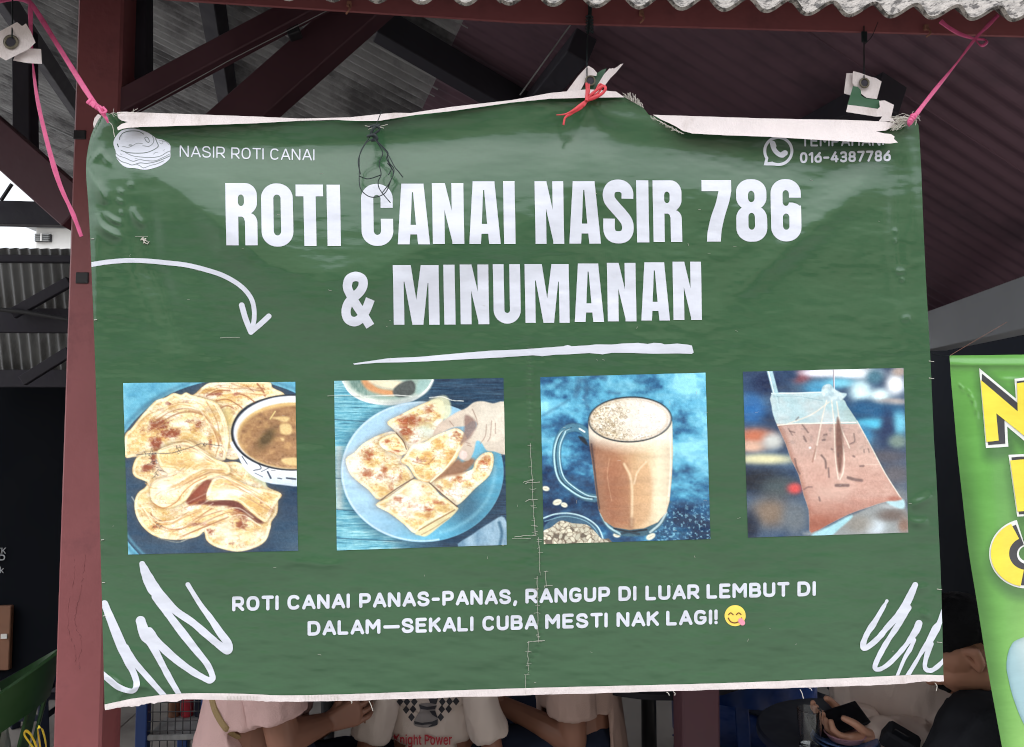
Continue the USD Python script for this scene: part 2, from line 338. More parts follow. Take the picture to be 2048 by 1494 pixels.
for (ya, yb, Y, x0, x1, mat) in ((612, 664, 4.0, -60, 300, 'dark_timber'), (734, 774, 4.25, -60, 300, 'dark_timber'), (505, 522, 4.04, -60, 200, 'dark_timber')):
    p, q = P(x0, yb, Y), P(x1, ya + 6, Y); put('rail', rbox(p, (q[0] + .6, q[1] + .05, q[2]), 0.003), mat, cl)
for p0, p1 in (((25, 628), (140, 563)), ((45, 762), (140, 703))):
    a, b = P(*p0, 3.96), P(*p1, 3.96); put('diagonal_brace', bar(a, b, 0.03, 0.055, np.cross(b - a, (0, 1, 0))), 'dark_timber', cl)
put('pipe', tube([P(-20, 617, 3.93), P(55, 625, 3.93), P(140, 640, 3.93)], 0.012, 8), 'dark_metal', cl)
gb = thing('tie_beam', 'dark horizontal tie beam across the bright gap at upper left', 'beam', (-3, 5, 3.1))
a, b = P(-120, 425, 5.0), P(240, 432, 5.0); put('beam', bar(a, b, 0.08, 0.155), 'dark_timber', gb)
put('strap', tube([P(2, 401, 4.9), P(24, 368, 4.9)], 0.012, 6), 'dark_metal', gb)
inf = thing('unseen_gable_infill', 'unseen dark boarding behind the green banner, placed to keep out light from the back', 'wall', (0.5, 4.6, 2.6))  # out of view behind the banner, placed to stop light from the back
put('board', rbox((-1.75, 4.6, 2.4), (2.6, 4.66, 3.4), .004), 'dark_and_shaded_maroon', inf)

# white building beyond, glimpsed through the gap
wb = thing('white_building', 'white building with a louvred window glimpsed through the gap at upper left', 'building', (-10, 15, 0))
c0, c1 = P(70, 500, 15), P(320, 500, 15)
put('wall', rbox((c0[0], 15.0, -0.12), (c1[0], 20, P(70, 455, 15)[2]), .02), 'white_wall_paint', wb)
put('roof_slab', rbox((c0[0] - .2, 14.6, P(70, 455, 15)[2] - 0.0), (c1[0], 20, P(70, 449, 15)[2]), .02), 'grey_paint', wb)
w0, w1 = P(72, 484, 14.99), P(104, 469, 14.99)
wf = put('window', rbox((w0[0], 14.95, w0[2]), (w1[0], 14.999, w1[2]), .005), 'dark_metal', wb)
for k in range(4):
    z = w0[2] + (w1[2] - w0[2]) * (k + .5) / 4
    put('louvre', rbox((w0[0] + .02, 14.90, z - .012), (w1[0] - .02, 14.95, z + .012), .003), 'zinc_sheet', wf)
put('mullion', rbox(((w0[0] + w1[0]) / 2 - .015, 14.88, w0[2]), ((w0[0] + w1[0]) / 2 + .015, 14.9, w1[2]), .003), 'white_wall_paint', wf)

# unseen building row behind the camera, placed to block low sky and darken reflections
sh = thing('unseen_building_row', 'unseen two storey building row behind the camera, placed to block the low sky', 'building', (0, -11, -0.12))
put('wall', rbox((-16, -14, -0.12), (16, -11, 7.7), 0.02), 'unseen_row_plaster', sh)
put('cornice', rbox((-16.2, -14, 7.7), (16.2, -10.7, 8.0), 0.03), 'grey_paint', sh)
put('awning', rbox((-16, -11, 2.9), (16, -9.9, 3.0), 0.02), 'dark_metal', sh)
for k in range(8):
    x = -14 + 4 * k
    w_ = put('window', rbox((x - .8, -10.99, 3.9), (x + .8, -10.95, 5.4), .01), 'dark_metal', sh)
    put('shutter', rbox((x - 1.3, -10.99, -0.1), (x + 1.3, -10.94, 2.5), .01), 'zinc_sheet', sh)
# ================================================================= the green banner
BY = 1.5
GX0, GY0, GS = 120.0, 140.0, 2.0
gx, gy = np.meshgrid(np.arange(GX0, 1960, GS), np.arange(GY0, 1460, GS))
def bump_at(x, y, cx, cy, sx, sy, ang=0.0):
    c, s = math.cos(ang), math.sin(ang); u, v = (x - cx) * c + (y - cy) * s, -(x - cx) * s + (y - cy) * c
    return np.exp(-(u / sx) ** 2 - (v / sy) ** 2)
def crease(x, y, pts, w, sharp=1.0, taper=True):
    """ridge along a polyline, in photograph pixels"""
    pts = spline(pts, 6); best = np.full(x.shape, 1e9); along = np.zeros(x.shape); n = len(pts) - 1
    for i in range(n):
        a, b = pts[i], pts[i + 1]; d = b - a; L2 = max(d @ d, 1e-9)
        t = np.clip(((x - a[0]) * d[0] + (y - a[1]) * d[1]) / L2, 0, 1)
        q = np.hypot(x - a[0] - t * d[0], y - a[1] - t * d[1]); m = q < best
        best[m] = q[m]; along[m] = ((i + t) / n)[m]
    h = np.exp(-(best / w) ** (2 * sharp))
    return h * (np.sin(np.pi * np.clip(along, 0.02, 0.98)) ** 0.6 if taper else 1)
def folds(x, y):
    mm = 0.001
    D = np.zeros(x.shape)
    n = lambda sx, sy, o, s: meshkit.fbm(np.stack([x / sx, y / sy, np.zeros_like(x)], -1), o, s) - 0.5
    D += 16 * mm * n(520, 380, 2, 3) + 5 * mm * n(190, 130, 2, 8)
    # the top hem leans out, a valley runs under it, then the cloth leans back up to the light
    yc = np.interp(x, [180, 330, 640, 900, 1060, 1180, 1300, 1500, 1800], [300, 292, 296, 280, 262, 258, 290, 318, 330])
    amp = np.interp(x, [180, 280, 420, 700, 1000, 1180, 1320, 1600, 1760, 1850], [2, 7, 13, 16, 14, 9, 10, 9, 7, 2])
    t = (y - yc) / 46.0
    D += -amp * mm * np.exp(-t * t) + 0.2 * amp * mm * np.exp(-((y - yc - 150) / 95.0) ** 2)
    # below it the cloth sags into a deep lip: everything above the lip leans back and catches the sky
    yl = np.interp(x, [200, 300, 360, 440, 540, 650, 740, 830, 950, 1060, 1130, 1200, 1400, 1520, 1620, 1720, 1800], [330, 345, 385, 450, 530, 566, 545, 500, 474, 440, 400, 360, 380, 440, 445, 420, 360])
    al = np.interp(x, [200, 300, 360, 440, 650, 830, 1000, 1130, 1240, 1420, 1560, 1700, 1800], [0, 6, 13, 25, 33, 25, 17, 9, 3, 3, 5, 4, 0])
    k = np.clip((y - yc) / np.maximum(yl - yc, 30), 0, 1); k = k * k * (2.2 - 1.2 * k)
    D += al * mm * np.where(y < yl, k, np.exp(-((y - yl) / (70 + 2.6 * al)) ** 2))
    # long diagonal swell from the logo down to the subtitle, and the valley left of it
    D += 2 * mm * crease(x, y, [(400, 330), (470, 430), (600, 520), (760, 560)], 30)
    D -= 9 * mm * crease(x, y, [(285, 380), (300, 520), (330, 600), (365, 720)], 30)
    D -= 4 * mm * crease(x, y, [(300, 350), (370, 420), (440, 520), (560, 640)], 36)
    # folds fanning out below the red tie
    dx, dy = x - 1176, y - 205; r, th = np.hypot(dx, dy), np.arctan2(dx, np.maximum(dy, 1))
    D += 2.6 * mm * np.cos(th * 5.5 + 0.5) * np.exp(-((r - 120) / 110.0) ** 2) * np.clip((dy + 20) / 60, 0, 1)
    # right side: streaks under the phone number, soft vertical hollow by the edge
    D += 6.5 * mm * crease(x, y, [(1790, 310), (1710, 385), (1620, 460), (1540, 530), (1440, 620)], 26) - 3 * mm * crease(x, y, [(1700, 330), (1620, 385), (1560, 440)], 26)
    D += 3 * mm * crease(x, y, [(1815, 270), (1822, 340), (1830, 470)], 14)
    D -= 3 * mm * crease(x, y, [(1800, 300), (1790, 420), (1800, 600)], 16)
    D += 3 * mm * crease(x, y, [(1740, 1200), (1600, 1260), (1400, 1300)], 40)
    # crumpled left margin
    for pts, a, w in (([(183, 322), (198, 308), (206, 296)], 3, 6), ([(200, 304), (212, 318), (222, 330)], 3, 6), ([(178, 330), (190, 362), (204, 390), (210, 412)], 6, 9),
                      ([(176, 330), (186, 350), (196, 372)], -3, 5), ([(192, 425), (200, 450), (224, 468), (244, 474)], 6, 9), ([(206, 426), (226, 440), (244, 448)], 4, 6),
                      ([(262, 415), (272, 436), (290, 455)], 4, 9), ([(236, 380), (242, 384), (246, 388)], 2.2, 4), ([(232, 398), (240, 402), (248, 404)], 2, 4), ([(238, 425), (246, 426)], 2, 4),
                      ([(255, 372), (262, 370), (268, 367)], 2, 5), ([(206, 1350), (230, 1362), (250, 1385)], 3, 7), ([(250, 1392), (262, 1378), (285, 1372), (300, 1378)], 2.5, 5),
                      ([(236, 1396), (243, 1390), (246, 1380)], 2.5, 4), ([(1790, 540), (1800, 544), (1812, 541)], 2.2, 5), ([(1800, 555), (1808, 562)], 1.8, 4), ([(1800, 640), (1822, 634)], 1.6, 6),
                      ([(1788, 458), (1790, 462), (1794, 459)], 1.8, 4), ([(1786, 480), (1794, 482)], 1.6, 5), ([(1820, 1012), (1840, 1005), (1866, 990)], 4, 11), ([(1816, 1040), (1838, 1046), (1858, 1040)], 3, 8),
                      ([(1830, 1180), (1860, 1172)], 1.8, 8), ([(1838, 1225), (1864, 1236)], 2.2, 8), ([(560, 1120), (640, 1130), (700, 1126)], 1.4, 9), ([(1075, 1020), (1060, 1076), (1024, 1079)], 1.6, 4)):
        pts = np.array(pts, float)
        if len(pts) == 2: pts = np.array([pts[0], pts.mean(0), pts[1]])
        m = (x > pts[:, 0].min() - 4 * w) & (x < pts[:, 0].max() + 4 * w) & (y > pts[:, 1].min() - 4 * w) & (y < pts[:, 1].max() + 4 * w)
        D[m] += 1.5 * a * mm * crease(x[m], y[m], pts, w, 0.75)
    # torn seam mended with thread: the cloth puckers along it
    seam = [(1059, 700), (1062, 890), (1068, 1000), (1070, 1080), (1080, 1145), (1075, 1190), (1078, 1285), (1058, 1330), (1052, 1388)]
    D -= 2.0 * mm * crease(x, y, seam, 5, 1, False) * (0.6 + 0.4 * np.sin(y * 0.55))
    # left edge rolls back a little
    xl = np.interp(y, [225, 275, 345, 480, 640, 950, 1400], [205, 180, 172, 180, 187, 198, 210])
    D -= 9 * mm * np.exp(-np.maximum(x - xl, 0) / 9.0) * np.interp(y, [225, 400, 700], [1, 0.8, 0.25])
    # fine creasing from being rolled up: short, mostly level wrinkles
    low = np.clip((y - 560) / 250, 0, 1); D += (1.5 + 0.5 * low) * mm * n(60, 17, 3, 21) + 2.4 * low * mm * n(150, 42, 3, 51) + 0.9 * mm * n(22, 7, 2, 33) * np.clip(0.4 + 2.2 * (n(260, 200, 2, 40) + 0.1), 0.15, 1.2)
    return D
DG = folds(gx, gy)
DG = ndimage.gaussian_filter(DG, 0.8)
coef = ndimage.spline_filter(DG, 3)
def depth_at(px, py):
    return ndimage.map_coordinates(coef, [(np.asarray(py) - GY0) / GS, (np.asarray(px) - GX0) / GS], order=3, prefilter=False, mode='nearest')
def surf(px, py, off=0.0):
    return P(px, py, BY - depth_at(px, py) - off)
def surf_n(px, py):
    e = 0.7
    n = np.cross(surf(px + e, py) - surf(px - e, py), surf(px, py - e) - surf(px, py + e))
    n /= np.linalg.norm(n, axis=-1, keepdims=True)
    return n * np.sign(np.sum(n * (EYE - surf(px, py)), -1, keepdims=True))

def cells(poly, cell):
    """flat polygon (photograph pixels) split on a grid: (points, triangles)"""
    x0, y0, x1, y1 = poly.bounds
    xs, ys = np.arange(math.floor(x0 / cell), math.ceil(x1 / cell)) * cell, np.arange(math.floor(y0 / cell), math.ceil(y1 / cell)) * cell
    X, Y = np.meshgrid(xs, ys); X, Y = X.ravel(), Y.ravel()
    boxes = shapely.box(X, Y, X + cell, Y + cell); shapely.prepare(poly)
    inside = shapely.contains_properly(poly, boxes); part = shapely.intersects(poly, boxes) & ~inside
    V, T, n = [], [], 0
    xi, yi = X[inside], Y[inside]
    if len(xi):
        V.append(np.stack([np.stack([xi, xi + cell, xi + cell, xi], 1), np.stack([yi, yi, yi + cell, yi + cell], 1)], -1).reshape(-1, 2))
        k = np.arange(len(xi)) * 4
        T.append(np.vstack([np.stack([k, k + 1, k + 2], 1), np.stack([k, k + 2, k + 3], 1)])); n = len(xi) * 4
    for gpart in shapely.get_parts(shapely.intersection(boxes[part], poly)):
        for q in (gpart.geoms if hasattr(gpart, 'geoms') else [gpart]):
            if q.geom_type != 'Polygon' or q.area < 1e-4: continue
            rings = [np.array(q.exterior.coords)[:-1]] + [np.array(r.coords)[:-1] for r in q.interiors]
            v = np.vstack(rings); t = mapbox_earcut.triangulate_float64(v, np.cumsum([len(r) for r in rings]).astype(np.uint32)).reshape(-1, 3)
            V.append(v); T.append(t.astype(int) + n); n += len(v)
    V, T = np.vstack(V), np.vstack(T)
    _, first, inv = np.unique(np.round(V, 3), axis=0, return_index=True, return_inverse=True)
    V, T = V[first], inv.ravel()[T]
    a, b, c = V[T[:, 0]], V[T[:, 1]], V[T[:, 2]]
    s = (b[:, 0] - a[:, 0]) * (c[:, 1] - a[:, 1]) - (b[:, 1] - a[:, 1]) * (c[:, 0] - a[:, 0])
    T = T[np.abs(s) > 1e-6]; s = s[np.abs(s) > 1e-6]
    T[s > 0] = T[s > 0][:, ::-1]                                     # facing the viewer
    return V, T
def printed(name, poly, mat, parent, off=0.0005, cell=8, extra=None, **kw):
    V, T = cells(poly, cell)
    o = off if extra is None else off + extra(V[:, 0], V[:, 1])
    p = surf(V[:, 0], V[:, 1], o)
    n = surf_n(V[:, 0], V[:, 1]) if extra is None else None
    return put(name, trimesh.Trimesh(p, T, process=False), mat, parent, normals=n, smooth=extra is not None, **kw)

vinyl('vinyl_green', lin(50, 82, 55), 0.13, 0.10)
vinyl('vinyl_white_ink', lin(213, 216, 226), 0.25, 0.12)
vinyl('vinyl_photo_ink', None, 0.18, 0.10)
pbr('vinyl_back', lin(224, 213, 211), 0.5, 0.07, 30, 0.3, 320, stretch=(1, 1, .4), dirt=lin(168, 152, 142), dscale=14, dcut=(0.56, 0.8))
pbr('thread', lin(205, 200, 190), 0.8, 0.1)
pbr('black_thread', lin(46, 40, 40), 0.8, 0.1)
pbr('cord_black', lin(26, 38, 40), 0.6, 0.1)

ban = thing('banner', 'large green food banner with white lettering hung from the eave beam', 'banner', P(1030, 1390, BY))
left = [(205, 229), (193, 245), (181, 275), (174, 310), (172, 345), (176, 400), (180, 470), (183, 540), (187, 640), (190, 720), (194, 850), (198, 950), (200, 1060), (203, 1170), (206, 1290), (209, 1409)]
hem_top = [(262.6, 1397.4), (293.8, 1393.5), (335, 1389), (397, 1386), (499, 1388), (560, 1390.5), (680, 1388.7), (900, 1381), (1100, 1374.8), (1420, 1367), (1650, 1358), (1800, 1351), (1840, 1349.5), (1887, 1350.4)]
hem_bot = [(1888, 1363), (1840, 1363.5), (1800, 1367.7), (1650, 1374), (1420, 1380), (1100, 1389.3), (900, 1395), (680, 1402), (560, 1403.5), (499, 1401.5), (366, 1399), (294, 1406.7), (258, 1412), (210, 1420)]
right = [(1885, 1260), (1882, 1160), (1877, 1050), (1873, 960), (1868, 880), (1864, 790), (1860, 700), (1852, 560), (1846, 430), (1843, 350), (1839, 275), (1837, 250)]
top_edge = [(1828, 238), (1818, 244), (1808, 240), (1790, 252), (1700, 248), (1536, 243), (1350, 236), (1308, 233), (1297, 229), (1291, 221), (1280, 210), (1262, 203), (1249, 194), (1170, 184), (1100, 190), (1024, 200), (900, 218), (790, 230), (700, 240), (600, 243), (512, 240), (400, 236), (300, 232), (240, 231), (232, 226), (222, 227), (213, 226)]
sheet_outline = Polygon(np.vstack([spline(left, 4), spline(hem_top, 4), spline(right, 4), top_edge])).buffer(0)
sheet = printed('sheet', sheet_outline, 'vinyl_green', ban, 0.0, 4)
rng = np.random.default_rng(11)
jag = [(x, y + (rng.uniform(0, 4) if 262 < x < 366 else rng.uniform(-.6, .6))) for x, y in spline(hem_bot, 8)]
printed('bottom_hem', Polygon(np.vstack([[(209, 1409)], spline(hem_top, 4), jag])).buffer(0), 'vinyl_back', ban, 0.0012, 5)
for x0, x1, y in ((455, 515, 1397), (610, 680, 1396)):              # darning marks on the hem
    for x in np.arange(x0, x1, 6.5):
        put('darning_stitch', tube(surf(np.array([x, x + 0.8]), np.array([y - 5.5, y + 4.0]), 0.0018), 0.0005, 4), 'thread', ban)

# torn white strips of the top hem, folded over the front
s1 = [(234, 224), (252, 223.5), (270, 224.5), (400, 229), (512, 233), (600, 237), (650, 236), (700, 234.5), (756, 228.5), (788, 225.5), (822, 226), (900, 214), (1024, 200), (1100, 186), (1176, 178.5), (1232, 183), (1249, 194.5),
      (1176, 195.5), (1100, 197.5), (1024, 205), (900, 222.5), (830, 230), (756, 242), (712, 242), (670, 239.5), (600, 241.5), (512, 246.5), (400, 250.5), (280, 254), (258, 255.5), (247, 257), (236, 260.5), (234, 255), (243, 248), (256, 244), (243, 241), (236, 236)]
s2 = [(1306, 229.5), (1350, 231), (1536, 237), (1700, 240), (1770, 243), (1788, 246), (1795, 251), (1792, 256), (1781, 256), (1771, 261), (1752, 263), (1770, 267), (1782, 268), (1789, 273), (1788, 278), (1796, 285), (1780, 287), (1740, 285), (1650, 280.5), (1536, 273.5), (1450, 270.5), (1385, 267), (1366, 262), (1352, 253), (1338, 246), (1322, 239)]
def curl(yt, k):
    return lambda x, y: 0.004 + 0.005 * (meshkit.fbm(np.stack([x / 60, y / 25, 0 * x], -1), 3, int(k)) - .3) + 0.014 * np.clip((y - np.interp(x, *yt)) / k, 0, 1.3) ** 1.2
printed('top_hem', Polygon(s1).buffer(0.01), 'vinyl_back', ban, 0.0, 4, curl(([230, 600, 780, 1024, 1176, 1250], [224, 237, 226, 200, 178, 190]), 34.0))
printed('top_hem', Polygon(s2).buffer(0.01), 'vinyl_back', ban, 0.0, 4, curl(([1300, 1536, 1795], [229, 237, 246]), 34.0))
corner = Polygon([(186, 248), (189, 236), (196, 228), (204, 232), (196, 241), (188, 256)])
V, T = cells(corner, 4); put('corner_flap', trimesh.Trimesh(P(V[:, 0], V[:, 1], BY + 0.012), T, process=False), 'vinyl_back', ban)

# ---- lettering. Condensed block capitals, drawn on a body 100 units high
def rr(x0, y0, x1, y1, rx, ry=None, n=9):
    ry = rx if ry is None else ry
    rx, ry = min(rx, (x1 - x0) / 2), min(ry, (y1 - y0) / 2); a = np.linspace(0, np.pi / 2, n); p = []
    for cx, cy, s in ((x1 - rx, y1 - ry, 0), (x0 + rx, y1 - ry, 1), (x0 + rx, y0 + ry, 2), (x1 - rx, y0 + ry, 3)):
        p += [(cx + rx * math.cos(t + s * math.pi / 2), cy + ry * math.sin(t + s * math.pi / 2)) for t in a]
    return Polygon(p)
def block():
    G = {}
    G['I'] = sbox(0, 0, 20, 100)
    G['T'] = sbox(0, 81, 46, 100) | sbox(13, 0, 33.5, 100)
    O = rr(0, -1, 52, 101, 25, 24) - rr(20, 17, 32, 83, 6, 7); G['O'] = O
    G['C'] = O - sbox(31, 43.5, 60, 61.5)
    G['R'] = (sbox(0, 0, 20.5, 100) | rr(4, 49, 52, 100, 20, 20) | sbox(4, 60, 30, 100) | (rr(4, -60, 52, 52, 14, 15) & sbox(0, 0, 60, 60))) - rr(20.5, 63, 30.5, 81.5, 7, 6) - (sbox(20.5, -5, 30.5, 43) | rr(16, 20, 30.5, 46, 5, 5)) - sbox(20.4, -70, 31.5, 40)
    G['R'] = (sbox(0, 0, 20.5, 100) | G['R']).buffer(0)
    G['N'] = sbox(0, 0, 19.5, 100) | sbox(31.5, 0, 51, 100) | Polygon([(9.5, 100), (21, 100), (44, 0), (32.5, 0)])
    G['A'] = Polygon([(0, 0), (7.5, 100), (44, 100), (53, 0)]) - Polygon([(24.8, 86), (26.6, 86), (30.6, 32), (21.6, 32)]) - Polygon([(19.5, -1), (20.8, 16.3), (32, 16.3), (33.6, -1)])
    G['S'] = LineString(spline([(41.5, 70.5), (41.3, 82), (35, 89.6), (25.5, 91.6), (15.5, 89), (10.2, 80), (11.5, 68.5), (21, 56.5), (31.5, 45), (40, 33), (41.2, 20), (36, 11), (25.5, 8.4), (15, 11), (10, 20), (10, 38.5)], 5)).buffer(9.9, cap_style='flat')
    G['7'] = Polygon(np.vstack([[(0, 82), (0, 100), (50, 100), (50, 82)], spline([(50, 82), (46, 64), (38, 40), (32.5, 17), (31, 0)], 5), [(7.5, 0)], spline([(7.5, 0), (9, 16), (15, 40), (23, 61), (28.5, 82)], 5)])).buffer(0)
    G['8'] = (rr(.5, 50, 51.5, 101, 24, 21) | rr(0, -1, 52, 59, 24, 22)) - rr(20.5, 63.5, 31.5, 82, 5.5, 7) - rr(20.5, 18.5, 31.5, 46, 5.5, 7)
    G['6'] = (rr(0, -1, 52, 101, 25, 23) - rr(20.5, 18, 31.5, 44.5, 5.5, 6) - rr(20.5, 57, 31.5, 83, 5.5, 7) - (sbox(20.5, 57.5, 60, 70.5) - (rr(8, 0, 52, 62.5, 18, 11) & sbox(20.5, 0, 60, 70))))
    G['U'] = (rr(0, -1, 49, 60, 24, 23) | sbox(0, 30, 49, 100)) - rr(19.5, 17, 29.5, 160, 5, 5)
    G['M'] = Polygon([(0, 0), (0, 100), (30.5, 100), (39, 41.5), (47.5, 100), (78, 100), (78, 0), (60, 0), (60, 70), (58.8, 70), (50.3, 0), (31.7, 0), (19.3, 72), (18, 72), (18, 0)])
    G['&'] = LineString(spline([(54, 0), (43, 18), (30, 37), (18, 58), (12.5, 72), (16, 86), (28, 91.5), (40, 87), (42, 76), (36, 64), (24, 53), (13, 41), (9, 26), (13, 13), (25, 8.5), (37, 15), (47, 31), (55, 50)], 6)).buffer(8.6, cap_style='flat')
    return G
G = block()
wbox = {'&': (0, 0, 61, 100)}
def set_glyph(ch, x0, x1, yt, yb, lean=0.018):
    g = G[ch]; bx = wbox.get(ch) or (0, 0, {'I': 20, 'T': 46, 'O': 52, 'C': 52, 'R': 52, 'N': 51, 'A': 53, 'S': 51, '7': 50, '8': 52, '6': 52, 'U': 49, 'M': 78}[ch], 100)
    H = yb - yt; W = x1 - x0 - lean * H
    return shapely.transform(g, lambda p: np.stack([x0 + (p[:, 0] - bx[0]) / (bx[2] - bx[0]) * W + lean * H * (1 - p[:, 1] / 100), yb - p[:, 1] / 100 * H], 1))
title = [('R', 450.3, 515.5, 366, 490.5), ('O', 521.5, 587.3, 368, 492), ('T', 591, 648, 369.2, 492), ('I', 653, 682, 369.5, 492), ('C', 721.5, 787, 369, 490.5), ('A', 793.4, 860, 367.4, 488.5), ('N', 863.7, 928.7, 366, 488), ('A', 936.4, 1001.6, 362.5, 488), ('I', 1006, 1031.3, 362, 488),
         ('N', 1069, 1128.5, 362.3, 487.8), ('A', 1136.5, 1202, 362.3, 487.3), ('S', 1205, 1267.5, 361, 485), ('I', 1272, 1298.7, 360.5, 484.7), ('R', 1305, 1364.6, 360.5, 484), ('7', 1402.8, 1464.3, 360, 483.2), ('8', 1471, 1535, 359.5, 482.2), ('6', 1540.6, 1603.3, 359.3, 481.5)]
sub = [('&', 681, 748, 543.5, 652.5), ('M', 785.6, 879.3, 530, 649.6), ('I', 886.5, 911.3, 529.5, 649.2), ('N', 919.4, 978.6, 529, 648.4), ('U', 985.6, 1042, 528.2, 646), ('M', 1049, 1139.5, 528, 645.7), ('A', 1147.5, 1208.3, 527, 644), ('N', 1213.7, 1273, 525.8, 642.6), ('A', 1280.6, 1340, 524.5, 641), ('N', 1345, 1404, 523.5, 640)]
for name, line in (('title_letter', title), ('subtitle_letter', sub)):
    for ch, *q in line:
        printed(name, set_glyph(ch, *q).buffer(0), 'vinyl_white_ink', ban, 0.0005, 9)

# ---- rounded capitals drawn as strokes
def sup(cx, cy, rx, ry, a0, a1, n=14, e=2.5):
    t = np.radians(np.linspace(a0, a1, n)); c, s = np.cos(t), np.sin(t)
    return np.stack([cx + rx * np.sign(c) * np.abs(c) ** (2 / e), cy + ry * np.sign(s) * np.abs(s) ** (2 / e)], 1)
J = lambda *p: np.vstack([np.atleast_2d(np.asarray(x, float)) for x in p])
bowl = lambda x0, xr, y0, y1: J((x0, y1), sup(xr - 24, (y0 + y1) / 2, 24, (y1 - y0) / 2, 90, -90), (x0, y0))
ROUND = {
 'A': (66, [J((0, 0), (31, 100), (35, 100), (66, 0)), J((11, 30), (55, 30))]),
 'B': (58, [J((0, 52), (32, 52), sup(32, 76, 22, 24, -90, 90), (0, 100), (0, 0), (34, 0), sup(34, 26, 24, 26, -90, 90), (0, 52))]),
 'C': (60, [J(sup(31, 50, 31, 50, 42, 318, 26))]),
 'D': (61, [J((0, 0), (0, 100), (26, 100), sup(26, 50, 35, 50, 90, -90, 18), (0, 0))]),
 'E': (52, [J((52, 100), (0, 100), (0, 0), (52, 0)), J((0, 51), (45, 51))]),
 'G': (61, [J(sup(31, 50, 31, 50, 45, 300, 26), (60, 22), (60, 46), (36, 46))]),
 'H': (60, [J((0, 0), (0, 100)), J((60, 0), (60, 100)), J((0, 51), (60, 51))]),
 'I': (0, [J((0, 0), (0, 100))]),
 'K': (56, [J((0, 0), (0, 100)), J((54, 100), (4, 42)), J((21, 60), (57, 0))]),
 'L': (48, [J((0, 100), (0, 0), (48, 0))]),
 'M': (74, [J((0, 0), (0, 100), (4, 100), (37, 40), (70, 100), (74, 100), (74, 0))]),
 'N': (60, [J((0, 0), (0, 100), (4, 100), (56, 0), (60, 0), (60, 100))]),
 'O': (62, [J(sup(31, 50, 31, 50, 0, 360, 33))]),
 'P': (54, [J((0, 0), (0, 100), (30, 100), sup(30, 70, 25, 30, 90, -90), (0, 40))]),
 'R': (57, [J((0, 0), (0, 100), (30, 100), sup(30, 70, 26, 30, 90, -90), (0, 40)), J((28, 40), (57, 0))]),
 'S': (56, [spline([(53, 80), (45, 96), (28, 101), (10, 96), (1, 80), (4, 64), (18, 55), (38, 47), (54, 37), (56, 20), (46, 4), (28, -1), (9, 4), (0, 20)], 4)]),
 'T': (58, [J((0, 100), (58, 100)), J((29, 100), (29, 0))]),
 'U': (58, [J((0, 100), sup(29, 31, 29, 31, 180, 360, 18), (58, 100))]),
 '0': (54, [J(sup(27, 50, 27, 50, 0, 360, 33))]), '1': (24, [J((0, 82), (22, 100), (24, 100), (24, 0))]),
 '3': (52, [J(sup(25, 74, 25, 26, 150, -90), (18, 48)), J((18, 48), sup(25, 24, 27, 25, 90, -150))]),
 '4': (60, [J((46, 0), (46, 60)), J((38, 100), (0, 24), (60, 24))]),
 '6': (54, [J((44, 98), (12, 58)), J(sup(27, 31, 27, 31, 0, 360, 29)), J((44, 99), (8, 52))]),
 '7': (54, [J((0, 100), (54, 100), (54, 96), (16, 0))]),
 '8': (54, [J(sup(27, 75, 24, 25, 0, 360, 25)), J(sup(27, 25, 27, 26, 0, 360, 25))]),
 ',': (6, [J((6, 2), (0, -20))]), '!': (0, [J((0, 100), (0, 36)), J((0, 0), (0, 1.5))]), '-': (40, [J((0, 44), (40, 44))]), '_': (90, [J((0, 44), (90, 44))]), ':': (0, [J((0, 8), (0, 9)), J((0, 70), (0, 71))])}
def word(text, x0, x1, yb0, yb1, cap, stroke, gap=13):
    """a word of rounded capitals from x0 to x1, its baseline from yb0 to yb1"""
    w = stroke / cap * 100; pos, x = [], 0.0
    for ch in text:
        pos.append(x); x += ROUND[ch][0] * 1.0 + w + gap
        if ch in 'AT' : x -= 5
    total = x - gap + (5 if text[-1] in 'AT' else 0); k = (x1 - x0) / total
    out = []
    for ch, p in zip(text, pos):
        for s in ROUND[ch][1]:
            q = np.stack([x0 + (p + w / 2 + s[:, 0]) * k, np.zeros(len(s))], 1)
            base = yb0 + (yb1 - yb0) * (q[:, 0] - x0) / max(x1 - x0, 1)
            q[:, 1] = base - stroke / 2 - s[:, 1] / 100 * (cap - stroke)
            out.append(LineString(q).buffer(stroke / 2, quad_segs=5, join_style='round'))
    return unary_union(out)
b1 = lambda x: 1222.7 - (x - 464) * 0.02646
b2 = lambda x: 1271.7 - (x - 615) * 0.0284
W = lambda t, a, b, f, cap=29.6, st=6.7: word(t, a, b, f(a), f(b), cap, st)
for t, a, b in (('ROTI', 464, 557.5), ('CANAI', 574.7, 700), ('PANAS', 718, 859), ('-', 864, 879), ('PANAS,', 884.5, 1034.5), ('RANGUP', 1050.6, 1220), ('DI', 1236.8, 1273), ('LUAR', 1290.7, 1398.8), ('LEMBUT', 1413, 1579), ('DI', 1594.6, 1632)):
    printed('slogan_word', W(t, a, b, b1), 'vinyl_white_ink', ban, 0.0006, 4)
for t, a, b in (('DALAM', 615, 761), ('_', 766.4, 799.7), ('SEKALI', 803.3, 947), ('CUBA', 964.7, 1076), ('MESTI', 1090, 1215.6), ('NAK', 1232.9, 1318), ('LAGI!', 1332, 1435.5)):
    printed('slogan_word', W(t, a, b, b2), 'vinyl_white_ink', ban, 0.0006, 4)
for t, a, b, ya, yb in (('NASIR', 359.3, 450.2, 313.5, 316.3), ('ROTI', 462.4, 527.5, 317.3, 319), ('CANAI', 540.4, 629, 319.5, 320.8)):
    printed('stall_name_word', word(t, a, b, ya, yb, 22.6, 2.5, 15), 'vinyl_white_ink', ban, 0.0005, 8)
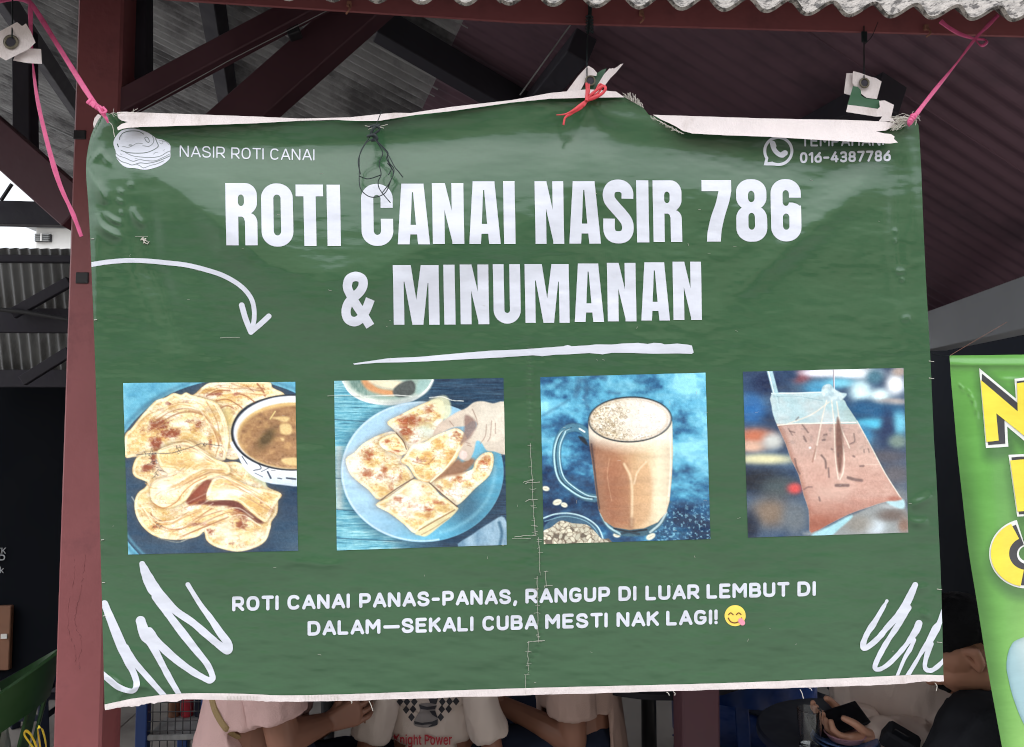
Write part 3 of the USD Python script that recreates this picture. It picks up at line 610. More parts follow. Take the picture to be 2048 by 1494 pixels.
printed('phone_number', word('016-4387786', 1600, 1781.5, 326.4, 322.3, 22.0, 4.4, 15), 'vinyl_white_ink', ban, 0.0005, 8)
printed('order_word', word('TEMPAHAN:', 1602, 1768, 293, 291.5, 21.5, 3.6, 15), 'vinyl_white_ink', ban, 0.0005, 8)

# ---- marks: chat icon, arrow, brush strokes
zz = lambda pts, x0, y0, s: np.array([(x0 + x / s, y0 + y / s) for x, y, *_ in pts], float)
ring = Point(1556.6, 302).buffer(30, 24)
tail = Polygon([(1532, 312), (1527.5, 330.5), (1551, 331), (1545, 318)])
icon = (ring | tail).buffer(1.5).buffer(-1.5); inner = (Point(1556.6, 302).buffer(24.2, 24) | Polygon([(1537.5, 311), (1535, 324.5), (1547, 323)])) 
hand = LineString(zz(spline([(262, 335), (262, 360), (290, 412), (335, 450), (372, 458), (395, 435)], 6), 1500, 230, 5.689)).buffer(4.6) | LineString(zz([(258, 325), (268, 352)], 1500, 230, 5.689)).buffer(5.6) | LineString(zz([(365, 452), (398, 432)], 1500, 230, 5.689)).buffer(5.6)
printed('chat_icon', icon - inner, 'vinyl_white_ink', ban, 0.0005, 8); printed('chat_icon', hand, 'vinyl_white_ink', ban, 0.0005, 8)
ar = LineString(zz(spline([(-20, 121), (60, 106), (150, 93), (300, 82), (450, 86), (600, 100), (750, 117), (900, 152), (1050, 202), (1180, 278), (1260, 365), (1290, 450), (1292, 550), (1272, 630)], 5), 180, 500, 3.938)).buffer(4.7)
ah = LineString(zz(spline([(1195, 435), (1225, 540), (1268, 645)], 5), 180, 500, 3.938)).buffer(5.7) | LineString(zz([(1268, 645), (1340, 585), (1408, 522)], 180, 500, 3.938)).buffer(5.4)
printed('arrow_mark', (ar | ah) & sheet_outline.buffer(-0.3), 'vinyl_white_ink', ban, 0.0005, 8)
def brush(pts, x0, y0, s, seed=0, rough=0.9):
    r = np.random.default_rng(seed); q = spline([(x, y, w) for x, y, w in pts], 7)
    xy = zz(q, x0, y0, s); w = q[:, 2] / s / 2
    t = np.gradient(xy, axis=0); t /= np.maximum(np.linalg.norm(t, axis=1, keepdims=True), 1e-6); nrm = np.stack([-t[:, 1], t[:, 0]], 1)
    k = lambda: ndimage.gaussian_filter1d(r.normal(0, 1, len(w)), 1.0) * rough
    discs = [Point(*c).buffer(max(v, 0.6), 8) for c, v in zip(xy, w + k() * 0.6)]
    return unary_union([unary_union([a, b]).convex_hull for a, b in zip(discs, discs[1:])])
L = lambda *p, seed=0: brush(p, 190, 1110, 4.819, seed)
R_ = lambda *p, seed=0: brush(p, 1700, 1140, 6.225, seed)
marksL = unary_union([
    L((92, 470, 66), (160, 640, 82), (250, 860, 100), (320, 1020, 84), (385, 1170, 62), (400, 1255, 58), (355, 1312, 50), (230, 1275, 58), (140, 1205, 62), (50, 1130, 58), seed=1),
    L((285, 900, 90), (370, 1020, 64), (500, 1170, 60), (670, 1360, 50), seed=2),
    L((440, 635, 92), (480, 760, 112), (540, 850, 84), (640, 1040, 60), (720, 1190, 60), (815, 1350, 46), seed=3),
    L((520, 740, 92), (600, 840, 82), (760, 990, 76), (920, 1110, 68), (1030, 1175, 62), (1105, 1208, 60), (1132, 1170, 60), (1080, 1050, 60), (960, 900, 72), (820, 720, 78), (700, 560, 72), (590, 400, 90), seed=4),
    L((455, 85, 60), (500, 200, 98), (570, 330, 122), (660, 420, 92), (780, 540, 76), (940, 650, 74), (1080, 770, 74), (1200, 870, 74), (1272, 915, 84), (1282, 855, 78), (1200, 740, 74), (1120, 620, 66), (1010, 470, 52), (895, 285, 42), seed=5)])
marksR = unary_union([
    R_((460, 385, 34), (400, 490, 50), (300, 660, 72), (220, 780, 70), (165, 915, 74), (180, 975, 66), (260, 930, 68), (370, 830, 70), (450, 730, 74), (560, 610, 76), (640, 500, 80), (700, 420, 98), (760, 300, 92), (812, 185, 66), seed=6),
    R_((725, 470, 80), (670, 570, 70), (570, 730, 76), (470, 880, 70), (390, 1020, 74), (322, 1160, 64), (315, 1228, 56), (380, 1232, 52), (480, 1170, 58), (600, 1050, 64), (700, 930, 60), (780, 820, 78), (830, 740, 94), (858, 665, 84), seed=7),
    R_((800, 870, 58), (750, 980, 54), (680, 1100, 44), (585, 1325, 38), seed=8),
    R_((1150, 500, 34), (1120, 640, 64), (1060, 750, 94), (980, 900, 80), (900, 1010, 56), (830, 1130, 50), (715, 1320, 54), seed=9),
    R_((1010, 920, 70), (960, 1050, 64), (932, 1180, 58), (950, 1238, 62), (1010, 1250, 58), (1080, 1210, 58), (1170, 1125, 54), seed=10)])
printed('brush_mark', marksL & sheet_outline.buffer(-0.3), 'vinyl_white_ink', ban, 0.0009, 4)
printed('brush_mark', marksR & sheet_outline.buffer(-0.3), 'vinyl_white_ink', ban, 0.0009, 4)
ul = zz([(122, 605), (135, 602), (250, 585), (310, 576), (480, 568), (700, 548), (860, 535), (1000, 530), (1180, 517), (1240, 512), (1265, 505), (1285, 512), (1360, 508), (1420, 502), (1500, 503), (1560, 497), (1640, 494), (1690, 500), (1720, 494), (1760, 495), (1780, 502), (1850, 498), (1900, 503), (1925, 508), (1935, 545), (1925, 553), (1850, 550), (1720, 552), (1620, 548), (1500, 547), (1450, 555), (1380, 548), (1270, 555), (1200, 557), (1130, 565), (1080, 560), (900, 572), (740, 580), (560, 590), (400, 597), (250, 600), (130, 610)], 660, 500, 2.66)
printed('underline_mark', Polygon(ul), 'vinyl_white_ink', ban, 0.0005, 8)
# ---- the stall's emblem: a stack of flat breads in line drawing
lz = lambda pts: zz(pts, 210, 230, 4.655)
logo_out = [(78, 262), (92, 215), (130, 165), (170, 138), (240, 126), (310, 133), (390, 160), (440, 190), (480, 218), (530, 228), (585, 255), (608, 285), (610, 320), (608, 350), (608, 395), (580, 430), (520, 470), (450, 495), (370, 510), (280, 495), (210, 490), (160, 465), (120, 420), (102, 385), (100, 340), (88, 305)]
printed('emblem_shape', Polygon(lz(spline(logo_out, 4, True))).buffer(0), 'vinyl_white_ink', ban, 0.0005, 6)
lines = [([(135, 230), (138, 205), (165, 170), (210, 152), (270, 148), (320, 155), (360, 178)], 6), ([(160, 290), (220, 300), (265, 280), (300, 262), (350, 265)], 3), ([(350, 285), (410, 290), (445, 265), (455, 230), (440, 195)], 4),
         ([(150, 330), (210, 348), (290, 355), (380, 350), (450, 325), (495, 290), (480, 245), (470, 218)], 6), ([(190, 350), (260, 380), (350, 392), (440, 395), (520, 380), (570, 350), (606, 335)], 4),
         ([(100, 355), (130, 380), (190, 400), (260, 430), (320, 415), (390, 425), (470, 425), (540, 395), (600, 365)], 4), ([(105, 390), (150, 430), (210, 450), (250, 465), (290, 455), (330, 445), (390, 450), (470, 435), (540, 410), (604, 380)], 5),
         ([(290, 455), (330, 475), (360, 492), (420, 470), (480, 455), (550, 425)], 4), ([(370, 212), (385, 205), (405, 220), (412, 245), (402, 255), (380, 238), (370, 215)], 5), ([(115, 270), (120, 285), (126, 296)], 9), ([(222, 280), (235, 274), (248, 280), (235, 288), (222, 282)], 3),
         ([(505, 240), (525, 238), (540, 255), (525, 270), (508, 258)], 2.5), ([(530, 240), (570, 250), (598, 280)], 3), ([(450, 365), (470, 350), (490, 345)], 2.5), ([(140, 360), (150, 366), (160, 362)], 2.5), ([(280, 405), (300, 408)], 3), ([(540, 330), (556, 322)], 2.5)]
pbr('ink_dark', lin(52, 74, 60), 0.45, 0.05)
printed('emblem_line', unary_union([LineString(lz(spline(p, 6))).buffer(w / 4.655 / 2) for p, w in lines]), 'ink_dark', ban, 0.0008, 6)

# ---- smiling face with tongue, printed after the slogan
pbr('ink_yellow', lin(250, 216, 98), 0.4, 0.05); pbr('ink_brown', lin(110, 70, 40), 0.4, 0.05); pbr('ink_pink', lin(240, 150, 170), 0.4, 0.05)
ez = lambda pts: zz(pts, 1040, 1150, 3.303)
em = printed('smiley', Point(1470.3, 1231.3).buffer(21, 24), 'ink_yellow', ban, 0.0005, 6)
printed('smiley_line', unary_union([LineString(ez(spline(p, 6))).buffer(w) for p, w in (([(1378, 262), (1392, 250), (1408, 262)], 1.1), ([(1430, 262), (1444, 250), (1460, 260)], 1.1), ([(1376, 285), (1392, 308), (1420, 316), (1450, 305), (1464, 284)], 1.2))]), 'ink_brown', ban, 0.0009, 6)
printed('smiley_tongue', (LineString(ez([(1458, 302), (1470, 316)])).buffer(5.2)), 'ink_pink', ban, 0.0012, 6)

# ---- four printed photographs, painted point by point in ink on the cloth
class Ink:
    """a flat print: colours (sRGB) at points X, Y given in the print's own units"""
    def __init__(s, X, Y, base):
        s.X, s.Y = X, Y; s.C = np.tile(np.array(base, float), (len(X), 1))
    def noise(s, sx, sy=None, o=4, seed=0):
        sy = sy or sx
        return meshkit.fbm(np.stack([s.X / sx, s.Y / sy, np.full_like(s.X, seed * 7.3)], -1), o, seed)
    def mix(s, m, col):
        m = np.clip(m, 0, 1)[:, None]; s.C = s.C * (1 - m) + m * np.asarray(col, float)
    def dist(s, pts, closed):
        """distance to a polyline and, when closed, whether inside; only near its box"""
        pts = np.asarray(pts, float); q = np.vstack([pts, pts[:1]]) if closed else pts
        best = np.full(len(s.X), 1e9); ins = np.zeros(len(s.X), bool)
        box_ = (s.X > q[:, 0].min() - 60) & (s.X < q[:, 0].max() + 60) & (s.Y > q[:, 1].min() - 60) & (s.Y < q[:, 1].max() + 60)
        k = np.flatnonzero(box_); x, y = s.X[k], s.Y[k]; b = np.full(len(k), 1e9); c = np.zeros(len(k), bool)
        for a, e in zip(q, q[1:]):
            d = e - a; L2 = max(d @ d, 1e-9); t = np.clip(((x - a[0]) * d[0] + (y - a[1]) * d[1]) / L2, 0, 1)
            b = np.minimum(b, np.hypot(x - a[0] - t * d[0], y - a[1] - t * d[1]))
            if closed and a[1] != e[1]:
                c ^= ((a[1] > y) != (e[1] > y)) & (x < d[0] * (y - a[1]) / d[1] + a[0])
        best[k] = b; ins[k] = c
        return best, ins
    def sdf(s, pts, n=4):
        d, i = s.dist(spline(pts, n, True) if n > 1 else pts, True)
        return np.where(i, -d, d)
    def shape(s, pts, col, soft=4, n=4, alpha=1.0):
        d = s.sdf(pts, n); m = np.clip(0.5 - d / (2 * soft), 0, 1) * alpha; s.mix(m, col); return d, m
    def ell(s, cx, cy, rx, ry, ang=0.0):
        c, k = math.cos(ang), math.sin(ang); u, v = (s.X - cx) * c + (s.Y - cy) * k, -(s.X - cx) * k + (s.Y - cy) * c
        r = np.hypot(u / rx, v / ry); return (r - 1) * min(rx, ry)
    def ellipse(s, cx, cy, rx, ry, col, soft=4, ang=0.0, alpha=1.0):
        d = s.ell(cx, cy, rx, ry, ang); m = np.clip(0.5 - d / (2 * soft), 0, 1) * alpha; s.mix(m, col); return d, m
    def line(s, pts, w, col, soft=3, alpha=1.0, n=5):
        d, _ = s.dist(spline(pts, n), False); s.mix(np.clip((w / 2 - d) / soft + 0.5, 0, 1) * alpha, col)
    def ramp(s, t, stops):
        p, c = [a for a, _ in stops], np.array([b for _, b in stops], float)
        return np.stack([np.interp(t, p, c[:, k]) for k in range(3)], 1)

def bread(k, d, m, seed, browns, lo=(226, 184, 112), mid=(242, 220, 164), hi=(252, 244, 226), dark=(128, 66, 48), w=(90, 60)):
    """griddled flat bread inside the shape with distances d: pale rim, golden field, scorched blisters"""
    k.mix(np.exp(-np.maximum(d, 0) / 18) * (d > 1) * .4, (104, 74, 58))
    f = k.noise(w[0], w[1], 5, seed); fine = k.noise(22, 18, 3, seed + 3); warp = k.noise(160, 120, 3, seed + 9)
    col = k.ramp(np.clip(f * 1.5 - 0.25 + 0.25 * (fine - 0.5), 0, 1), [(0.0, (204, 150, 90)), (0.3, lo), (0.52, mid), (0.8, hi)])
    b = np.zeros(len(k.X))
    for cx, cy, rx, ry, a in browns:
        b = np.maximum(b, np.exp(-np.maximum(k.ell(cx, cy, rx, ry) + min(rx, ry), 0) ** 2 / (min(rx, ry) ** 2)) * a)
    b = np.clip((b - 0.28 + 1.1 * (fine - 0.5) + 0.7 * (warp - 0.5)) * 1.9, 0, 1)[:, None]
    col = col * (1 - b) + b * np.array(dark) * (0.85 + 0.5 * fine[:, None])
    rg = 1 - np.abs(2 * k.noise(w[0] * .9, w[1] * .7, 3, seed + 17) - 1); rh = 1 - np.abs(2 * k.noise(w[0] * .5, w[1] * .45, 3, seed + 23) - 1)
    fl = np.clip((rg - .86) * 9, 0, 1)[:, None] * .28; col = col * (1 - fl) + fl * np.array((176, 112, 62))
    fh = np.clip((rh - .88) * 10, 0, 1)[:, None] * .3; col = col * (1 - fh) + fh * np.array((255, 248, 230)); sp = np.clip((k.noise(9, 8, 2, seed + 29) - .62) * 7, 0, 1)[:, None] * .5; col = col * (1 - sp) + sp * np.array((190, 122, 66))
    rim = np.clip(1 - np.abs(d + 13) / 15, 0, 1)[:, None] * 0.75
    col = col * (1 - rim) + rim * np.array((252, 240, 208))
    k.C = k.C * (1 - m[:, None]) + m[:, None] * col

def paint_bread_plate(X, Y):
    k = Ink(X, Y, (104, 178, 204)); n1, n2 = k.noise(60, 50, 4, 1), k.noise(300, 300, 2, 2)
    k.C = k.ramp(np.clip(n1 * .6 + n2 * .5, 0, 1), [(0.2, (66, 140, 176)), (0.55, (104, 180, 206)), (0.85, (150, 208, 224))])
    d, m = k.ellipse(935, 905, 985, 830, (46, 70, 92), 5)
    k.C = np.where((d < 0)[:, None], k.ramp(np.clip(k.noise(240, 200, 3, 4), 0, 1), [(0.25, (36, 58, 82)), (0.75, (62, 84, 104))]), k.C)
    k.mix(np.exp(-((d + 22) / 12) ** 2) * 0.55 * (Y > 1150), (110, 176, 200)); k.mix(np.exp(-((d - 26) / 16) ** 2) * 0.5, (58, 110, 140))
    back = [(600, 230), (640, 180), (720, 112), (800, 96), (960, 88), (1200, 92), (1240, 140), (1330, 190), (1200, 215), (1060, 265), (960, 350), (915, 470), (930, 600), (975, 690), (880, 695), (820, 600), (700, 400)]
    d, m = k.shape(back, (236, 200, 120)); bread(k, d, m, 31, [(1150, 150, 50, 22, .7), (800, 190, 60, 16, .7), (950, 190, 40, 14, .6), (920, 330, 30, 18, .5)], w=(150, 40))
    for p, w in (([(720, 205), (800, 165), (900, 160)], 12), ([(800, 240), (880, 230), (960, 270), (1000, 300)], 9), ([(960, 180), (1040, 210), (1120, 270)], 11), ([(1120, 110), (1160, 160), (1180, 205)], 14), ([(1040, 130), (1090, 170)], 9), ([(830, 300), (880, 280), (930, 300)], 10)): k.line(p, w, (160, 92, 60), 7, .75)
    k.shape([(820, 330), (900, 300), (930, 370), (910, 460), (880, 440)], (222, 196, 120), 14, alpha=.7)
    front = [(78, 520), (130, 460), (200, 370), (290, 270), (330, 238), (400, 215), (460, 183), (520, 195), (560, 178), (610, 200), (720, 232), (800, 262), (850, 340), (885, 440), (893, 560), (872, 680), (845, 712), (700, 720), (420, 700), (170, 682), (80, 680)]
    d, m = k.shape(front, (240, 210, 140)); bread(k, d, m, 12, [(350, 430, 90, 50, 1), (430, 500, 90, 45, 1), (320, 570, 50, 60, 1), (660, 430, 45, 45, .95), (560, 250, 40, 18, .8), (420, 265, 34, 16, .8), (480, 330, 40, 16, .6), (590, 400, 40, 18, .7), (750, 560, 24, 80, .7), (840, 660, 30, 40, .7), (830, 560, 18, 60, .55), (230, 470, 40, 30, .35), (620, 470, 50, 20, .7), (290, 460, 30, 20, .6)])
    k.line([(720, 250), (800, 400), (820, 560), (790, 680)], 10, (176, 116, 70), 8, .5); k.line([(780, 262), (845, 400), (866, 560), (850, 690)], 7, (255, 244, 214), 6, .8)
    low = [(170, 690), (138, 780), (160, 840), (250, 880), (242, 920), (180, 970), (154, 1050), (170, 1150), (230, 1245), (330, 1312), (480, 1335), (640, 1312), (700, 1272), (722, 1340), (800, 1392), (960, 1427), (1100, 1396), (1185, 1340), (1222, 1240), (1230, 1192), (1275, 1120), (1282, 1020), (1300, 968), (1200, 922), (1160, 850), (1000, 742), (930, 722), (840, 722), (700, 655), (620, 572), (520, 566), (400, 600), (325, 640), (240, 650)]
    d, m = k.shape(low, (244, 220, 150)); bread(k, d, m, 55, [(300, 700, 24, 70, .9), (250, 770, 60, 40, .9), (1000, 1130, 90, 80, .75), (990, 1220, 60, 40, .9), (750, 1270, 50, 40, .7), (640, 1215, 100, 18, .9), (900, 1085, 90, 18, .7), (1130, 1180, 60, 40, .6), (330, 1230, 60, 18, .6), (210, 1040, 30, 24, .5), (920, 1360, 40, 22, .6), (1150, 1050, 30, 24, .4)], w=(130, 90))
    d, m = k.shape([(560, 1020), (640, 930), (720, 860), (770, 870), (740, 960), (700, 1050), (640, 1060), (580, 1060)], (140, 70, 52), 10)
    k.shape([(640, 1040), (760, 1030), (900, 1020), (990, 1050), (1040, 1110), (1160, 1190), (1120, 1200), (990, 1110), (880, 1070), (760, 1066)], (112, 60, 52), 10)
    d, m = k.shape([(720, 1010), (770, 860), (860, 830), (960, 870), (1080, 920), (1300, 970), (1270, 1040), (1200, 1180), (1150, 1180), (1050, 1100), (960, 1030), (840, 1020)], (248, 226, 170), 6, alpha=.95); bread(k, d, m, 77, [(1240, 1120, 28, 70, .8), (960, 1010, 40, 10, .4), (1150, 1050, 22, 20, .5), (900, 900, 50, 14, .35)], w=(140, 60))
    d, m = k.shape([(330, 650), (420, 600), (560, 570), (640, 600), (760, 690), (880, 740), (900, 810), (780, 840), (640, 900), (560, 1020), (440, 1080), (340, 1070), (280, 1000), (300, 880), (420, 830), (360, 760)], (248, 224, 160), 8, alpha=.85); bread(k, d, m * .9, 91, [(520, 790, 30, 14, .4)], w=(170, 80), dark=(180, 120, 70))
    for p, w, c, a in (([(240, 890), (300, 930), (420, 920)], 10, (210, 150, 80), .6), ([(300, 1050), (380, 1085), (480, 1040), (540, 960), (620, 890), (720, 840)], 9, (196, 130, 74), .8), ([(280, 1120), (320, 1190), (420, 1215), (520, 1170), (700, 1090)], 8, (196, 130, 74), .7), ([(300, 1190), (420, 1250), (540, 1240), (640, 1170), (760, 1090)], 12, (176, 108, 66), .7),
                       ([(160, 1090), (280, 1080), (300, 1160)], 8, (255, 242, 210), .8), ([(360, 760), (480, 770), (540, 800), (640, 700)], 8, (216, 168, 96), .6), ([(700, 1270), (740, 1180), (860, 1130)], 7, (214, 160, 100), .5), ([(1080, 1300), (1130, 1270), (1150, 1300)], 8, (206, 190, 130), .7)):
        k.line(p, w, c, 6, a)
    rs = np.random.default_rng(8)                                   # layers of dough showing along the folds
    def layers(p, nn, spread, a=.5):
        p = np.array(p, float)
        for _ in range(nn):
            o = rs.normal(0, spread); q = p + (o * rs.uniform(.3, 1), o) + rs.normal(0, 7, p.shape); i0 = rs.integers(0, max(len(q) - 2, 1))
            k.line(q[i0:i0 + 4], rs.uniform(4, 11), [(150, 88, 58), (255, 248, 226), (206, 156, 92), (178, 116, 72), (250, 236, 196)][rs.integers(5)], 8, a * rs.uniform(.5, 1.1))
    layers([(200, 1060), (270, 1150), (360, 1210), (470, 1200), (580, 1140), (680, 1090), (780, 1050)], 26, 34)
    layers([(330, 1290), (480, 1300), (620, 1250), (740, 1190), (880, 1140), (1000, 1130), (1120, 1200)], 18, 30)
    layers([(760, 900), (860, 880), (980, 930), (1100, 1000), (1220, 1080)], 20, 40); layers([(300, 940), (380, 900), (480, 860), (580, 800), (700, 750), (820, 760)], 20, 44); layers([(230, 480), (330, 400), (450, 330), (560, 300), (680, 330), (760, 440), (800, 560)], 24, 46); layers([(700, 180), (820, 150), (940, 150), (1060, 170), (1180, 190)], 16, 26); layers([(360, 640), (460, 600), (560, 600), (660, 640), (760, 700)], 14, 30)
    for cx, cy, rx, ry, a in ((380, 920, 60, 50, .8), (660, 680, 50, 40, .7), (850, 960, 90, 40, .75), (880, 1280, 60, 70, .6), (1120, 1290, 50, 40, .5), (550, 230, 60, 20, .4)): k.mix(np.exp(-np.maximum(k.ell(cx, cy, rx, ry) + min(rx, ry), 0) ** 2 / min(rx, ry) ** 2) * a, (255, 250, 240))
    k.shape([(1000, 740), (1100, 790), (1180, 870), (1195, 925), (1120, 880), (1060, 840)], (168, 184, 156), 14, alpha=.6)
    # bowl of curry
    d, m = k.shape([(925, 560), (960, 660), (1010, 760), (1080, 830), (1180, 880), (1290, 900), (1500, 900), (1500, 700), (1300, 600)], (236, 240, 246), 4)
    k.mix(m * np.clip((Y - 800) / 160, 0, 1) * .5, (150, 180, 206))
    for p, w in (([(1000, 680), (1040, 740)], 7), ([(1090, 700), (1150, 770), (1090, 790)], 8), ([(1150, 800), (1210, 770)], 6), ([(1200, 800), (1225, 850)], 14), ([(1230, 790), (1260, 790)], 5), ([(1280, 850), (1310, 855)], 8), ([(1350, 850), (1420, 858)], 14), ([(1100, 810), (1160, 840)], 5)): k.line(p, w, (48, 56, 74), 4, .9)
    d, m = k.ellipse(1392, 492, 480, 300, (34, 36, 44), 4); d, m = k.ellipse(1396, 490, 464, 287, (240, 242, 250), 5)
    d, m = k.ellipse(1404, 516, 446, 262, (226, 186, 120), 8); d, m = k.ellipse(1408, 526, 432, 244, (166, 122, 84), 10)
    nn, cc = k.noise(44, 32, 4, 7), k.noise(90, 60, 3, 8)
    k.mix(m * np.clip((nn - .5) * 4, 0, 1) * .6, (206, 160, 104)); k.mix(m * np.clip((.42 - nn) * 5, 0, 1) * .5, (112, 76, 52)); k.mix(m * np.clip((Y - 640) / 150, 0, 1) * np.clip((k.noise(26, 22, 3, 5) - .5) * 6, 0, 1) * .8, (232, 182, 140))
    k.mix(m * np.exp(-((X - 1190) / 70) ** 2 - ((Y - 540 + (X - 1190) * .7) / 60) ** 2) * 1.1 * (.6 + cc), (92, 72, 48))
    for q in ([(1240, 375), (1330, 365), (1375, 380), (1340, 410), (1290, 395)], [(1300, 430), (1380, 430), (1385, 500), (1310, 500)], [(1310, 700), (1430, 690), (1440, 750), (1340, 740)], [(1300, 535), (1330, 540), (1320, 560)]): k.shape(q, (240, 206, 140), 8, alpha=.85)
    k.line([(1220, 385), (1260, 325)], 9, (226, 200, 130), 5)
    # mended rips: dark threads crossing the print
    r = np.random.default_rng(4)
    k.line([(170, 668), (300, 655), (430, 655), (520, 632), (620, 600), (690, 580), (840, 598)], 5, (70, 58, 60), 3, .9)
    for x, y, s in ((280, 660, 60), (500, 625, 45), (330, 800, 60), (290, 720, 45), (700, 588, 24), (340, 1215, 40)):
        for j in range(9):
            a = r.uniform(0, 3.14); q = np.array([x, y]) + r.normal(0, s * .35, 2); v = np.array([math.cos(a), math.sin(a)]) * r.uniform(.3, .8) * s
            k.line([q - v / 2, q, q + v / 2], 3.5, (72, 58, 58), 3, .8, 1)
    return k.C

def paint_cut_bread(X, Y):
    k = Ink(X, Y, (110, 170, 190))
    g1, g2 = k.noise(260, 14, 4, 1), k.noise(80, 6, 3, 2); t = np.clip(.5 * g1 + .5 * g2, 0, 1)
    light, dark = k.ramp(t, [(.25, (40, 92, 116)), (.45, (92, 164, 186)), (.62, (150, 208, 216)), (.8, (206, 228, 226))]), k.ramp(t, [(.3, (22, 40, 62)), (.6, (48, 76, 100)), (.8, (86, 122, 146))])
    s = np.clip((X - 560 + (700 - Y) * .25) / 420, 0, 1); s = np.where(Y > 1150, np.clip((X - 520) / 420, 0, 1), s); s = (s ** .8)[:, None]
    k.C = light * (1 - s) + dark * s
    k.mix(np.exp(-((X - 110) / 40) ** 2) * (Y > 600) * (Y < 1100) * .7, (206, 206, 196))
    for y in (400, 860, 1105, 1330): k.line([(70, y - 10), (300, y + 4), (600, y + 16)], 9, (24, 54, 74), 6, .5)
    d, m = k.ellipse(500, 60, 355, 215, (222, 226, 214), 5); d, m = k.ellipse(498, 52, 325, 182, (150, 172, 158), 12)
    k.mix(m * (X < 330) * np.clip(k.noise(14, 60, 3, 8) * 2 - .6, 0, 1), (84, 120, 112)); k.shape([(285, 80), (350, 82), (420, 140), (560, 165), (540, 200), (430, 190), (330, 150)], (214, 150, 100), 12); k.shape([(345, 82), (560, 82), (640, 120), (540, 150), (420, 130)], (240, 222, 188), 14)
    k.shape([(540, 150), (600, 100), (680, 82), (712, 130), (690, 190), (600, 215), (540, 195)], (80, 84, 82), 8); k.shape([(740, 82), (840, 80), (800, 150), (720, 190)], (156, 190, 184), 12, alpha=.8)
    k.line([(140, 90), (200, 180), (320, 245), (500, 270), (680, 240), (790, 165), (848, 80)], 14, (236, 240, 232), 5)
    d, m = k.ellipse(775, 812, 655, 570, (20, 40, 60), 60, alpha=.55)
    d, m = k.ellipse(765, 800, 638, 552, (150, 196, 220), 4)
    sh = np.clip((X - 400) / 900 + (Y - 800) / 1400, 0, 1); col = k.ramp(sh, [(0, (168, 204, 226)), (.45, (140, 186, 212)), (.8, (104, 178, 206)), (1, (84, 160, 190))]); k.C = k.C * (1 - m[:, None]) + m[:, None] * col
    k.mix(np.exp(-((d + 8) / 7) ** 2) * .8 * (X < 900), (206, 224, 234)); k.mix(m * np.exp(-((X - 1120) / 130) ** 2 - ((Y - 1080) / 190) ** 2) * .75, (54, 92, 116)); k.mix(m * np.exp(-((d + 60) / 16) ** 2) * (X > 900) * (Y > 750) * .4, (150, 210, 228))
    d, m = k.shape([(1050, 1390), (1180, 1280), (1300, 1200), (1410, 1160), (1440, 1400)], (150, 178, 196), 6); k.mix(m * np.clip(k.noise(60, 120, 3, 6) * 2 - .7, 0, 1), (92, 128, 154)); k.line([(1370, 1200), (1390, 1280), (1375, 1380)], 24, (50, 88, 112), 16, .8)
    def slab(pts, browns, seed, **kw):
        d, m = k.shape(pts, (240, 220, 170), 4, 3); bread(k, d, m, seed, browns, lo=(232, 200, 130), mid=(240, 228, 190), hi=(250, 244, 230), dark=(150, 78, 48), **kw)
    slab([(490, 410), (600, 350), (760, 270), (900, 230), (940, 300), (920, 420), (860, 520), (760, 570), (650, 625), (590, 540), (540, 470)], [(660, 400, 110, 60, 1), (640, 480, 70, 60, .8), (820, 310, 50, 50, .8), (800, 400, 60, 24, .5), (700, 560, 60, 14, .5)], 3)
    k.shape([(820, 240), (930, 200), (980, 240), (990, 340), (940, 390), (890, 330), (870, 270)], (226, 222, 180), 10, alpha=.85)
    k.mix(np.exp(-((X - 790) / 80) ** 2 - ((Y - 470) / 60) ** 2) * .7, (196, 206, 186))
    slab([(165, 700), (230, 650), (300, 580), (430, 510), (560, 490), (640, 620), (600, 700), (700, 850), (600, 920), (440, 1025), (340, 940), (240, 860), (190, 800)], [(340, 660, 60, 80, 1), (330, 800, 60, 50, .7), (470, 790, 30, 50, .8), (600, 830, 30, 50, .6), (520, 920, 40, 50, .8), (440, 840, 30, 30, .5), (560, 740, 60, 16, .4)], 8)
    d, m = k.shape([(425, 560), (480, 520), (560, 505), (610, 560), (655, 630), (600, 670), (500, 640), (440, 600)], (226, 204, 150), 5); bread(k, d, m, 14, [(480, 560, 50, 24, .8), (580, 560, 40, 30, .7), (560, 640, 70, 18, .9)], dark=(150, 78, 48))
    k.mix(np.exp(-((X - 230) / 50) ** 2 - ((Y - 740) / 80) ** 2) * .8, (250, 236, 226))
    slab([(820, 880), (920, 830), (1060, 810), (1160, 780), (1180, 720), (1240, 660), (1310, 650), (1325, 720), (1290, 830), (1180, 930), (1060, 1050), (1000, 1050), (900, 960)], [(1040, 850, 44, 40, .9), (1250, 710, 50, 44, .7), (900, 940, 60, 36, .7), (1100, 870, 30, 20, .5)], 17, w=(70, 60))
    slab([(400, 1060), (500, 1000), (640, 900), (700, 860), (830, 890), (900, 980), (1045, 1085), (940, 1150), (800, 1210), (710, 1285), (620, 1210), (500, 1120)], [(560, 1010, 60, 40, .55), (800, 1100, 60, 40, .55), (700, 1070, 80, 30, .4), (760, 915, 40, 14, .5), (900, 1040, 60, 20, .6)], 23)
    k.mix(np.exp(-((X - 700) / 70) ** 2 - ((Y - 960) / 50) ** 2) * .7, (246, 244, 236))
    d, m = k.shape([(710, 1285), (770, 1230), (900, 1160), (1045, 1085), (1000, 1150), (900, 1230), (800, 1305), (740, 1300)], (222, 208, 160), 5); k.line([(740, 1260), (860, 1190), (1020, 1100)], 9, (160, 118, 76), 6); k.line([(760, 1295), (860, 1240), (980, 1160)], 8, (176, 140, 100), 6, .7)
